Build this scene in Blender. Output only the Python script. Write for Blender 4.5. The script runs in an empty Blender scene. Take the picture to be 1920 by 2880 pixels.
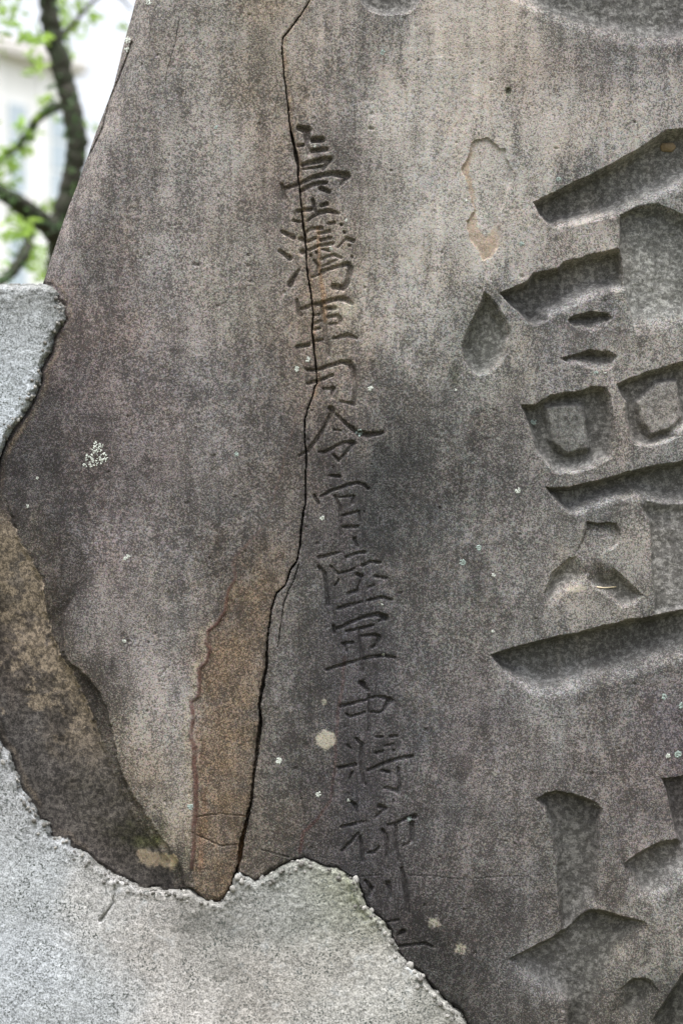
import bpy, bmesh, math, random
import numpy as np
from mathutils import Vector, Matrix

R = math.radians
rng = np.random.default_rng(7)
random.seed(7)
scene = bpy.context.scene
C = scene.collection

# ------------------------------------------------------------------ camera
S = 0.00065            # metres per photo pixel on the plane of the stone's face
DIST = 3.0             # camera to that plane
ZC = 1.25              # camera height
cam_d = bpy.data.cameras.new('camera')
cam = bpy.data.objects.new('camera', cam_d)
C.objects.link(cam)
cam.location = (0, -DIST, ZC)
cam.rotation_euler = (R(90), 0, 0)
cam_d.sensor_fit = 'VERTICAL'
cam_d.sensor_height = 36
cam_d.lens = 36 * DIST / (2880 * S)
cam_d.clip_end = 2000
cam_d.dof.use_dof = True
cam_d.dof.focus_distance = DIST
cam_d.dof.aperture_fstop = 2.3
scene.camera = cam

# ------------------------------------------------------------------ sky, sun, exposure
SUN_EL = R(78)
world = bpy.data.worlds.new('World')
scene.world = world
world.use_nodes = True
wn, wl = world.node_tree.nodes, world.node_tree.links
wn.clear()
sky = wn.new('ShaderNodeTexSky')
sky.sky_type = 'NISHITA'
sky.sun_disc = False
sky.sun_elevation = SUN_EL
sky.air_density = 1.0
sky.dust_density = 9.0
sky.ozone_density = 1.0
hs = wn.new('ShaderNodeHueSaturation')
hs.inputs['Saturation'].default_value = 0.30
bg = wn.new('ShaderNodeBackground')
bg.inputs['Strength'].default_value = 0.15
wo = wn.new('ShaderNodeOutputWorld')
wl.new(sky.outputs[0], hs.inputs['Color'])
wl.new(hs.outputs[0], bg.inputs['Color'])
wl.new(bg.outputs[0], wo.inputs['Surface'])

sd = bpy.data.lights.new('sun', 'SUN')
sd.energy = 1.6
sd.angle = R(46)
sd.color = (1.0, 0.98, 0.955)
sun = bpy.data.objects.new('sun', sd)
C.objects.link(sun)
sun.location = (-2, -3, 8)
# high veiled sun in front of the stone, a little to the left: it rakes down the carved face
sdir = Vector((-0.32 * math.cos(SUN_EL), -0.947 * math.cos(SUN_EL), math.sin(SUN_EL)))
sun.rotation_euler = sdir.to_track_quat('Z', 'Y').to_euler()
sky.sun_rotation = math.atan2(sdir.x, sdir.y)

vs = scene.view_settings
vs.view_transform = 'Standard'
vs.look = 'None'
vs.gamma = 1
vs.use_curve_mapping = False
vs.exposure = 1.6
scene.render.engine = 'CYCLES'

# ------------------------------------------------------------------ helpers
def tag(o, label=None, cat=None, group=None, kind=None):
    if label: o['label'] = label
    if cat: o['category'] = cat
    if group: o['group'] = group
    if kind: o['kind'] = kind
    return o

def empty(name, loc=(0, 0, 0)):
    o = bpy.data.objects.new(name, None)
    o.location = loc
    o.empty_display_size = 0.1
    C.objects.link(o)
    return o

def child(o, p):
    o.parent = p
    o.matrix_parent_inverse = Matrix.Translation(p.location).inverted()
    return o

def np_mesh(name, verts, quads, smooth=True):
    me = bpy.data.meshes.new(name)
    n, k = len(verts), len(quads)
    me.vertices.add(n)
    me.vertices.foreach_set('co', np.ascontiguousarray(verts, np.float32).ravel())
    me.loops.add(k * 4)
    me.loops.foreach_set('vertex_index', np.ascontiguousarray(quads, np.int32).ravel())
    me.polygons.add(k)
    me.polygons.foreach_set('loop_start', np.arange(0, k * 4, 4, dtype=np.int32))
    me.polygons.foreach_set('loop_total', np.full(k, 4, np.int32))
    me.update(calc_edges=True)
    if smooth:
        me.polygons.foreach_set('use_smooth', np.ones(k, bool))
    return me

def set_color(me, name, arr):
    a = me.attributes.new(name, 'FLOAT_COLOR', 'POINT')
    rgba = np.ones((len(arr), 4), np.float32)
    rgba[:, :arr.shape[1]] = arr
    a.data.foreach_set('color', rgba.ravel())

def smooth01(x):
    x = np.clip(x, 0, 1)
    return x * x * (3 - 2 * x)

_perm = rng.random((8, 512, 512)).astype(np.float32)
def vnoise(u, v, scale, seed=0):
    """value noise in -1..1, feature size about `scale` pixels"""
    tab = _perm[seed % 8]
    x = u / scale + 37.3 * seed + 1000.0
    y = v / scale + 91.7 * seed + 1000.0
    xi = np.floor(x).astype(np.int64); yi = np.floor(y).astype(np.int64)
    fx = (x - xi).astype(np.float32); fy = (y - yi).astype(np.float32)
    fx = fx * fx * (3 - 2 * fx); fy = fy * fy * (3 - 2 * fy)
    x0 = xi & 511; x1 = (xi + 1) & 511; y0 = yi & 511; y1 = (yi + 1) & 511
    a = tab[y0, x0]; b = tab[y0, x1]; c = tab[y1, x0]; d = tab[y1, x1]
    return ((a * (1 - fx) + b * fx) * (1 - fy) + (c * (1 - fx) + d * fx) * fy) * 2 - 1

def fbm(u, v, scale, octs=4, seed=0, gain=0.5):
    s = 0; a = 1.0; t = 0
    for i in range(octs):
        s = s + a * vnoise(u, v, scale / 2 ** i, seed + i)
        t += a; a *= gain
    return s / t

def srgb(r, g, b):
    c = np.array([r, g, b], float) / 255
    return np.where(c <= 0.04045, c / 12.92, ((c + 0.055) / 1.055) ** 2.4)

def seg_dist(u, v, a, b):
    ax, ay = a[0], a[1]; bx, by = b[0], b[1]
    dx, dy = bx - ax, by - ay
    L2 = dx * dx + dy * dy + 1e-9
    t = np.clip(((u - ax) * dx + (v - ay) * dy) / L2, 0, 1)
    return np.hypot(u - ax - t * dx, v - ay - t * dy), t

def in_poly(u, v, pts):
    ins = np.zeros(u.shape, bool)
    n = len(pts)
    for i in range(n):
        x0, y0 = pts[i][:2]; x1, y1 = pts[(i + 1) % n][:2]
        if y0 == y1: continue
        c = ((y0 > v) != (y1 > v)) & (u < (x1 - x0) * (v - y0) / (y1 - y0) + x0)
        ins ^= c
    return ins

def poly_line_dist(u, v, pts, closed=False):
    d = np.full(u.shape, 1e9, np.float32)
    n = len(pts)
    for i in range(n if closed else n - 1):
        e, _ = seg_dist(u, v, pts[i], pts[(i + 1) % n])
        d = np.minimum(d, e)
    return d

def P(u, v, y=0.0):
    """point on the stone's face plane (or y behind it) that lies at photo pixel u, v"""
    k = S * (1 + y / DIST)
    return Vector(((u - 960) * k, y, ZC + (1440 - v) * k))

# ------------------------------------------------------------------ materials
def new_mat(name):
    m = bpy.data.materials.new(name)
    m.use_nodes = True
    nt = m.node_tree
    b = nt.nodes['Principled BSDF']
    return m, nt, b

class NT:
    def __init__(s, nt): s.nt = nt
    def node(s, t, **kw):
        n = s.nt.nodes.new(t)
        for k, val in kw.items(): setattr(n, k, val)
        return n
    def link(s, a, b): s.nt.links.new(a, b)
    def val(s, sock, v):
        if isinstance(v, (int, float)): sock.default_value = v
        elif isinstance(v, tuple): sock.default_value = v
        else: s.link(v, sock)
    def math(s, op, a, b=None, c=None, clamp=False):
        n = s.node('ShaderNodeMath', operation=op, use_clamp=clamp)
        s.val(n.inputs[0], a)
        if b is not None: s.val(n.inputs[1], b)
        if c is not None: s.val(n.inputs[2], c)
        return n.outputs[0]
    def noise(s, vec, scale, detail=3.0, rough=0.55):
        n = s.node('ShaderNodeTexNoise')
        s.link(vec, n.inputs['Vector'])
        n.inputs['Scale'].default_value = scale
        n.inputs['Detail'].default_value = detail
        n.inputs['Roughness'].default_value = rough
        return n.outputs['Fac']
    def rng(s, x, a, b, c=0.0, d=1.0, clamp=True):
        n = s.node('ShaderNodeMapRange', clamp=clamp)
        s.val(n.inputs[0], x)
        for i, q in enumerate((a, b, c, d)): s.val(n.inputs[1 + i], q)
        return n.outputs[0]
    def mix(s, f, a, b, blend='MIX'):
        n = s.node('ShaderNodeMix', data_type='RGBA', blend_type=blend)
        s.val(n.inputs[0], f); s.val(n.inputs[6], a); s.val(n.inputs[7], b)
        return n.outputs[2]
    def scalecol(s, col, f):
        n = s.node('ShaderNodeVectorMath', operation='SCALE')
        s.val(n.inputs[0], col); s.val(n.inputs['Scale'], f)
        return n.outputs[0]
    def coords(s, out='Object'):
        return s.node('ShaderNodeTexCoord').outputs[out]

def stone_material():
    m, nt, b = new_mat('weathered_sandstone')
    t = NT(nt)
    pos = t.coords()
    col = t.node('ShaderNodeAttribute', attribute_name='stain').outputs['Color']
    msk = t.node('ShaderNodeAttribute', attribute_name='wear').outputs['Color']
    sep = t.node('ShaderNodeSeparateColor')
    t.link(msk, sep.inputs[0])
    mott, cont, smo = sep.outputs[0], sep.outputs[1], sep.outputs[2]
    n1 = t.noise(pos, 480, 2.0, 0.65)
    n2 = t.noise(pos, 230, 3.0, 0.65)
    n3 = t.noise(pos, 58, 6.0, 0.75)
    mp = t.node('ShaderNodeMapping'); t.link(pos, mp.inputs['Vector']); mp.inputs['Scale'].default_value = (1, 1, 0.38)
    n4 = t.noise(mp.outputs[0], 24, 6.0, 0.74)
    fine = t.rng(n1, 0.36, 0.64, -1, 1)
    clump = t.rng(n2, 0.34, 0.66, -1, 1)
    broad = t.rng(n3, 0.33, 0.67, -1, 1)
    wide = t.rng(n4, 0.33, 0.67, -1, 1)
    x = t.math('MULTIPLY', fine, 0.40)
    x = t.math('MULTIPLY_ADD', clump, 0.32, x)
    x = t.math('MULTIPLY_ADD', broad, 0.26, x)
    x = t.math('MULTIPLY_ADD', wide, 0.24, x)
    # dark growth broken by bare sand grains: sparse grains where it is thick, sparse specks where it is thin
    bw = t.node('ShaderNodeRGBToBW'); t.link(col, bw.inputs[0])
    ln = t.rng(bw.outputs[0], 0.035, 0.21)
    thr = t.rng(ln, 0, 1, 0.22, -0.24)
    mm = t.rng(t.math('SUBTRACT', x, thr), -0.25, 0.25)
    f = t.math('ADD', t.math('MULTIPLY', mm, t.rng(ln, 0, 1, 2.0, 1.22)), t.math('MULTIPLY', t.math('SUBTRACT', 1.0, mm), t.rng(ln, 0, 1, 0.54, 0.50)))
    f = t.math('MULTIPLY_ADD', x, 0.10, f)
    f = t.math('MULTIPLY', t.math('SUBTRACT', f, 1.0), cont)
    f = t.math('ADD', f, 1.0)
    f = t.math('MAXIMUM', f, 0.22)
    c = t.scalecol(col, f)
    hj = t.node('ShaderNodeTexNoise'); t.link(pos, hj.inputs['Vector'])
    hj.inputs['Scale'].default_value = 260; hj.inputs['Detail'].default_value = 3
    hv = t.node('ShaderNodeVectorMath', operation='MULTIPLY_ADD')
    t.link(hj.outputs['Color'], hv.inputs[0]); hv.inputs[1].default_value = (0.55, 0.42, 0.60); hv.inputs[2].default_value = (0.725, 0.79, 0.70)
    c = t.mix(1.0, c, hv.outputs[0], 'MULTIPLY')
    # single bright quartz grains and dark pits
    g = t.noise(pos, 620, 1.0, 0.5)
    spark = t.math('MULTIPLY', t.rng(g, 0.70, 0.76), cont)
    c = t.mix(t.math('MULTIPLY', spark, 0.5), c, (0.34, 0.33, 0.32, 1))
    # warm / purple drift in the sandstone
    h = t.rng(t.noise(pos, 11, 3.0, 0.6), 0.35, 0.65)
    c = t.mix(t.math('MULTIPLY', h, 0.5), c, t.mix(1.0, c, (1.07, 0.97, 0.90, 1), 'MULTIPLY'))
    # recessed flank: sandstone showing through broken black film
    q1 = t.noise(pos, 120, 9.0, 0.8)
    q2 = t.rng(q1, 0.46, 0.56)
    fl = t.mix(q2, t.mix(1.0, t.scalecol(col, 0.52), (0.97, 0.99, 1.04, 1), 'MULTIPLY'), t.scalecol(col, 1.6))
    fl = t.scalecol(fl, t.math('MULTIPLY_ADD', x, 0.35, 1.0))
    c = t.mix(smo, c, fl)
    # chiselled floors: pale lichen film broken up over dark green-grey film
    k = t.noise(pos, 105, 6.0, 0.74)
    k2 = t.rng(k, 0.48, 0.57)
    film = t.mix(k2, t.scalecol(col, 0.62), t.scalecol(col, 1.5))
    film = t.mix(0.35, film, t.mix(1.0, film, (0.98, 1.0, 0.97, 1), 'MULTIPLY'))
    film = t.scalecol(film, t.math('MULTIPLY_ADD', fine, 0.22, 1.0))
    c = t.mix(mott, c, film)
    t.link(c, b.inputs['Base Color'])
    b.inputs['Roughness'].default_value = 0.92
    b.inputs['Specular IOR Level'].default_value = 0.18
    hgt = t.math('MULTIPLY_ADD', n2, 0.8, n1)
    hgt = t.math('MULTIPLY_ADD', t.math('MULTIPLY', k, mott), 2.2, hgt)
    bp = t.node('ShaderNodeBump')
    bp.inputs['Strength'].default_value = 0.55
    bp.inputs['Distance'].default_value = 0.0016
    t.link(hgt, bp.inputs['Height'])
    t.link(bp.outputs[0], b.inputs['Normal'])
    return m

def concrete_material():
    m, nt, b = new_mat('old_concrete')
    t = NT(nt)
    pos = t.coords()
    col = t.node('ShaderNodeAttribute', attribute_name='stain').outputs['Color']
    n1 = t.noise(pos, 330, 3.0, 0.65)
    n2 = t.noise(pos, 110, 4.0, 0.7)
    n3 = t.noise(pos, 16, 5.0, 0.65)
    f = t.math('MULTIPLY', t.rng(n1, 0.38, 0.62, -1, 1), 0.42)
    f = t.math('MULTIPLY_ADD', t.rng(n2, 0.35, 0.65, -1, 1), 0.24, f)
    f = t.math('MULTIPLY_ADD', t.rng(n3, 0.35, 0.65, -1, 1), 0.10, f)
    f = t.math('ADD', f, 1.0)
    c = t.scalecol(col, f)
    # small pits, their shade painted in as dark specks
    sp = t.rng(t.noise(pos, 250, 1.0, 0.5), 0.57, 0.63)
    area = t.rng(t.noise(pos, 18, 4.0, 0.7), 0.36, 0.60)
    c = t.mix(t.math('MULTIPLY', t.math('MULTIPLY', sp, area), 0.95), c, (0.05, 0.058, 0.055, 1))
    # pale blue-white bloom
    bl = t.rng(t.noise(pos, 42, 4.0, 0.7), 0.55, 0.68)
    ba = t.rng(t.noise(pos, 5, 2.0, 0.6), 0.42, 0.60)
    c = t.mix(t.math('MULTIPLY', t.math('MULTIPLY', bl, ba), 0.28), c, (0.46, 0.50, 0.54, 1))
    t.link(c, b.inputs['Base Color'])
    b.inputs['Roughness'].default_value = 0.9
    b.inputs['Specular IOR Level'].default_value = 0.25
    bp = t.node('ShaderNodeBump')
    bp.inputs['Strength'].default_value = 0.6
    bp.inputs['Distance'].default_value = 0.0012
    t.link(t.math('MULTIPLY_ADD', n2, 1.2, n1), bp.inputs['Height'])
    t.link(bp.outputs[0], b.inputs['Normal'])
    return m

def simple_mat(name, col, rough=0.85, nscale=60.0, amount=0.35, bump=0.0, col2=None, spec=0.25):
    m, nt, b = new_mat(name)
    t = NT(nt)
    pos = t.coords()
    n = t.rng(t.noise(pos, nscale, 4.0, 0.65), 0.32, 0.68)
    c2 = col2 or tuple(x * (1 - amount) for x in col)
    c = t.mix(n, (*c2, 1), (*col, 1))
    t.link(c, b.inputs['Base Color'])
    b.inputs['Roughness'].default_value = rough
    b.inputs['Specular IOR Level'].default_value = spec
    if bump:
        bp = t.node('ShaderNodeBump')
        bp.inputs['Distance'].default_value = bump
        t.link(t.noise(pos, nscale * 2, 4.0, 0.6), bp.inputs['Height'])
        t.link(bp.outputs[0], b.inputs['Normal'])
    return m

def leaf_mat(name, col, col2):
    m, nt, b = new_mat(name)
    t = NT(nt)
    n = t.rng(t.noise(t.coords(), 3.5, 3.0, 0.6), 0.35, 0.65)
    c = t.mix(n, (*col2, 1), (*col, 1))
    t.link(c, b.inputs['Base Color'])
    b.inputs['Roughness'].default_value = 0.6
    tr = t.node('ShaderNodeBsdfTranslucent')
    t.link(t.scalecol(c, 2.2), tr.inputs['Color'])
    mx = t.node('ShaderNodeMixShader')
    mx.inputs[0].default_value = 0.45
    t.link(b.outputs[0], mx.inputs[1]); t.link(tr.outputs[0], mx.inputs[2])
    out = [q for q in nt.nodes if q.type == 'OUTPUT_MATERIAL'][0]
    t.link(mx.outputs[0], out.inputs['Surface'])
    return m

M_STONE = stone_material()
M_CONC = concrete_material()
M_LICHEN = simple_mat('lichen_crust', (0.40, 0.43, 0.40), 0.95, 500, 0.3)
M_LICHEN_B = simple_mat('blue_green_lichen', (0.23, 0.285, 0.27), 0.95, 500, 0.3)
M_GRIT = simple_mat('concrete_grit', (0.21, 0.205, 0.195), 0.92, 260, 0.6, 0.002)
M_GRIT2 = simple_mat('pale_grit', (0.36, 0.355, 0.34), 0.9, 260, 0.35, 0.002)
M_GROUND = simple_mat('ground_soil', (0.10, 0.11, 0.05), 0.95, 3, 0.5, 0.02, (0.09, 0.075, 0.055))
M_BARK = simple_mat('mossy_bark', (0.045, 0.040, 0.035), 0.95, 22, 0.5, 0.02, (0.022, 0.032, 0.016))
M_LEAF = leaf_mat('spring_leaves', (0.17, 0.25, 0.045), (0.12, 0.20, 0.04))
M_FERN = leaf_mat('epiphyte_leaves', (0.06, 0.11, 0.035), (0.035, 0.07, 0.03))
M_WALL = simple_mat('white_render', (0.80, 0.815, 0.835), 0.85, 0.8, 0.05)
M_TRIM = simple_mat('grey_trim', (0.55, 0.54, 0.53), 0.8, 2, 0.1)
M_FRAME = simple_mat('window_frame_paint', (0.78, 0.79, 0.80), 0.5, 5, 0.05)
M_GLASS, _nt, _b = new_mat('window_glass')
_t = NT(_nt)
_b.inputs['Base Color'].default_value = (0.42, 0.50, 0.58, 1)  # pale blue of the reflected sky put into the glass colour
_t.link(_t.rng(_t.noise(_t.coords(), 2.0, 2.0, 0.5), 0.3, 0.7, 0.06, 0.12), _b.inputs['Roughness'])
_b.inputs['Specular IOR Level'].default_value = 0.9
M_ROOF = simple_mat('roof_sheet', (0.35, 0.34, 0.34), 0.8, 2, 0.2)
M_TWIG = simple_mat('dry_straw', (0.55, 0.47, 0.33), 0.9, 200, 0.3)
M_NODULE = simple_mat('mud_nodule', (0.22, 0.17, 0.11), 0.95, 200, 0.4, 0.002)

# ------------------------------------------------------------------ ground
me = bpy.data.meshes.new('ground')
g = 400
nseg = 20
xs = np.linspace(-g, g, nseg)
gx, gy = np.meshgrid(xs, xs)
vv = np.stack([gx.ravel(), gy.ravel(), np.zeros(gx.size)], 1)
idx = np.arange(gx.size).reshape(nseg, nseg)
qq = np.stack([idx[:-1, :-1], idx[:-1, 1:], idx[1:, 1:], idx[1:, :-1]], -1).reshape(-1, 4)
ground = bpy.data.objects.new('ground', np_mesh('ground', vv, qq))
ground.data.materials.append(M_GROUND)
C.objects.link(ground)
ground['kind'] = 'structure'

# ------------------------------------------------------------------ outlines read off the photograph (pixels of the face plane)
STONE_EDGE = [(470, -700), (420, -300), (379, 0), (372, 36), (356, 101), (340, 163), (318, 246), (296, 307),
              (269, 379), (246, 444), (224, 506), (195, 578), (170, 650), (152, 704), (121, 797), (85, 900),
              (55, 1000), (10, 1130), (-30, 1250), (-60, 1400), (-80, 1600), (-90, 2000), (-80, 2400), (-60, 3400)]

CONC_EDGE = [(-700, 800), (0, 797), (121, 797), (143, 802), (159, 815), (169, 828), (167, 844), (183, 860), (182, 885),
             (188, 901), (178, 920), (159, 943), (153, 968), (147, 994), (128, 1022), (118, 1041), (120, 1073),
             (105, 1108), (86, 1147), (64, 1179), (45, 1207), (22, 1239), (13, 1261), (0, 1290), (-14, 1400),
             (-30, 1500), (-42, 1700), (-38, 1900), (-15, 2040), (4, 2094), (31, 2120), (45, 2165), (58, 2192),
             (62, 2219), (85, 2241), (103, 2277), (116, 2304), (143, 2317), (147, 2348), (192, 2357), (205, 2379),
             (241, 2397), (277, 2429), (317, 2455), (366, 2478), (406, 2495), (446, 2495), (495, 2504), (536, 2500),
             (558, 2513), (580, 2531), (620, 2533), (638, 2513), (652, 2482), (661, 2460), (675, 2455), (697, 2463),
             (717, 2476), (743, 2463), (789, 2433), (824, 2417), (855, 2410), (886, 2422), (916, 2435), (947, 2438),
             (978, 2458), (1006, 2473), (1018, 2504), (1031, 2545), (1049, 2565), (1080, 2591), (1097, 2616),
             (1110, 2647), (1125, 2678), (1151, 2713), (1187, 2739), (1207, 2764), (1228, 2785), (1263, 2820),
             (1299, 2846), (1314, 2877), (1370, 2930), (1500, 3010), (1750, 3100), (2300, 3150)]
CONC_POLY = CONC_EDGE + [(2300, 3500), (-700, 3500)]

CRACK = [(871, 0, 2), (849, 36, 2), (827, 67, 2), (795, 107, 2.2), (793, 129, 2.2), (796, 179, 2.2), (800, 223, 2.2),
         (807, 277, 2.6), (813, 326, 3), (813, 344, 3), (820, 379, 4.5), (827, 411, 5), (833, 437, 8), (838, 464, 8),
         (838, 491, 4), (845, 558, 2.6), (850, 605, 4), (851, 625, 3.5), (856, 661, 7), (860, 696, 4), (863, 759, 2.8),
         (874, 826, 2.8), (878, 862, 2.8), (880, 889, 3), (877, 933, 4), (880, 958, 5), (884, 991, 3.2), (890, 1045, 3.2),
         (891, 1075, 3), (884, 1093, 3), (879, 1114, 2.8), (864, 1152, 2), (857, 1183, 2.6), (856, 1234, 2.6),
         (861, 1277, 3), (858, 1361, 3), (860, 1412, 3), (852, 1447, 3.2), (846, 1493, 3.2), (844, 1532, 3.2),
         (834, 1580, 3), (818, 1602, 2.8), (803, 1646, 2.6), (779, 1667, 2.4), (765, 1704, 2.6), (755, 1774, 3.2),
         (750, 1821, 4), (748, 1882, 5), (734, 1952, 5), (728, 1990, 5.5), (733, 2031, 6.5), (725, 2092, 6), (713, 2186, 5),
         (706, 2256, 5.5), (697, 2298, 6.5), (681, 2363, 7), (671, 2429, 7), (660, 2475, 8)]
CRACK2 = [(840, 1587, 2.5), (826, 1634, 3), (812, 1660, 2.2), (798, 1699, 2.6), (788, 1774, 2.4), (781, 1821, 2)]
FINE_CRACKS = [[(505, 54, 1.6), (492, 125, 1.8), (474, 187, 1.6), (465, 232, 1.3)],
               [(470, 636, 1.5), (500, 633, 2), (535, 634, 1.5)],
               [(553, 2298, 1.7), (590, 2292, 1.9), (624, 2289, 1.9), (660, 2293, 2), (697, 2296, 2)],
               [(540, 2342, 1.5), (587, 2363, 2), (620, 2380, 2.2), (645, 2377, 2), (671, 2375, 2)],
               [(485, 1840, 1.4), (478, 1870, 1.5), (452, 1898, 1.3)],
               [(1090, 2461, 1.2), (1200, 2462, 1.6), (1300, 2474, 1.4), (1400, 2466, 1.5), (1520, 2463, 1.2)],
               [(735, 2390, 1.5), (770, 2400, 1.8), (815, 2412, 1.5)],
               [(1011, 2466, 1.6), (1050, 2462, 1.6), (1090, 2461, 1.2)]]
VEIN = [(858, 1119, 2.5), (838, 1162, 2.5), (822, 1213, 3), (805, 1264, 3), (792, 1323, 3), (776, 1374, 3), (774, 1400, 3),
        (751, 1461, 3.5), (732, 1494, 4), (699, 1526, 4.5), (655, 1578, 4.5), (662, 1625, 4.5), (641, 1662, 4.5),
        (634, 1718, 4.5), (610, 1755, 5), (585, 1774, 5), (582, 1807, 5), (592, 1826, 5), (582, 1858, 5), (561, 1882, 5.5),
        (561, 1924, 5.5), (559, 1957, 5.5), (538, 1973, 6), (545, 2013, 6), (536, 2059, 6), (547, 2102, 7), (547, 2158, 7),
        (552, 2218, 7), (550, 2265, 7.5), (546, 2335, 7), (545, 2405, 6), (540, 2440, 5)]
VEIN2 = [(968, 1849, 4), (961, 1938, 4.5), (950, 2010, 4.5), (945, 2078, 4.5), (940, 2172, 4), (928, 2251, 4), (896, 2298, 4),
         (854, 2340, 5), (842, 2396, 5)]
LEDGE1 = [(-300, 1300), (11, 1400), (50, 1507), (96, 1580), (126, 1645), (134, 1725), (145, 1783), (172, 1844), (199, 1880),
          (225, 1930), (262, 2010), (300, 2110), (340, 2210), (380, 2290), (430, 2360), (480, 2420), (500, 2560), (-300, 2560)]
LEDGE2 = [(-300, 1330), (11, 1380), (80, 1400), (149, 1450), (199, 1496), (237, 1553), (249, 1630), (214, 1676), (191, 1714), (176, 1767),
          (178, 1832), (203, 1871), (237, 1894), (279, 1943), (302, 1997), (318, 2060), (344, 2177), (375, 2234), (421, 2299),
          (469, 2371), (515, 2440), (530, 2560), (-300, 2560)]
SCAR = [(1320, 407), (1342, 392), (1372, 385), (1391, 403), (1404, 419), (1421, 420), (1425, 445), (1438, 479), (1436, 514),
        (1425, 552), (1410, 591), (1402, 633), (1406, 667), (1400, 697), (1378, 727), (1359, 738), (1348, 710), (1327, 685),
        (1312, 650), (1310, 620), (1331, 599), (1320, 539), (1310, 505), (1295, 479), (1305, 458), (1316, 437)]
SCAR_CORE = [(1345, 400), (1395, 412), (1425, 450), (1428, 510), (1412, 570), (1396, 620), (1385, 645), (1364, 668), (1345, 640),
             (1338, 600), (1333, 540), (1325, 500), (1318, 470), (1328, 430)]

# large characters: corner u, v and, for the edge that starts there, how wide its slope is
def poly(text):
    out = []
    for q in text.split():
        p = [float(z) for z in q.split(',')]
        out.append(tuple(p) if len(p) == 3 else (p[0], p[1], 12.0))
    return out

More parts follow.
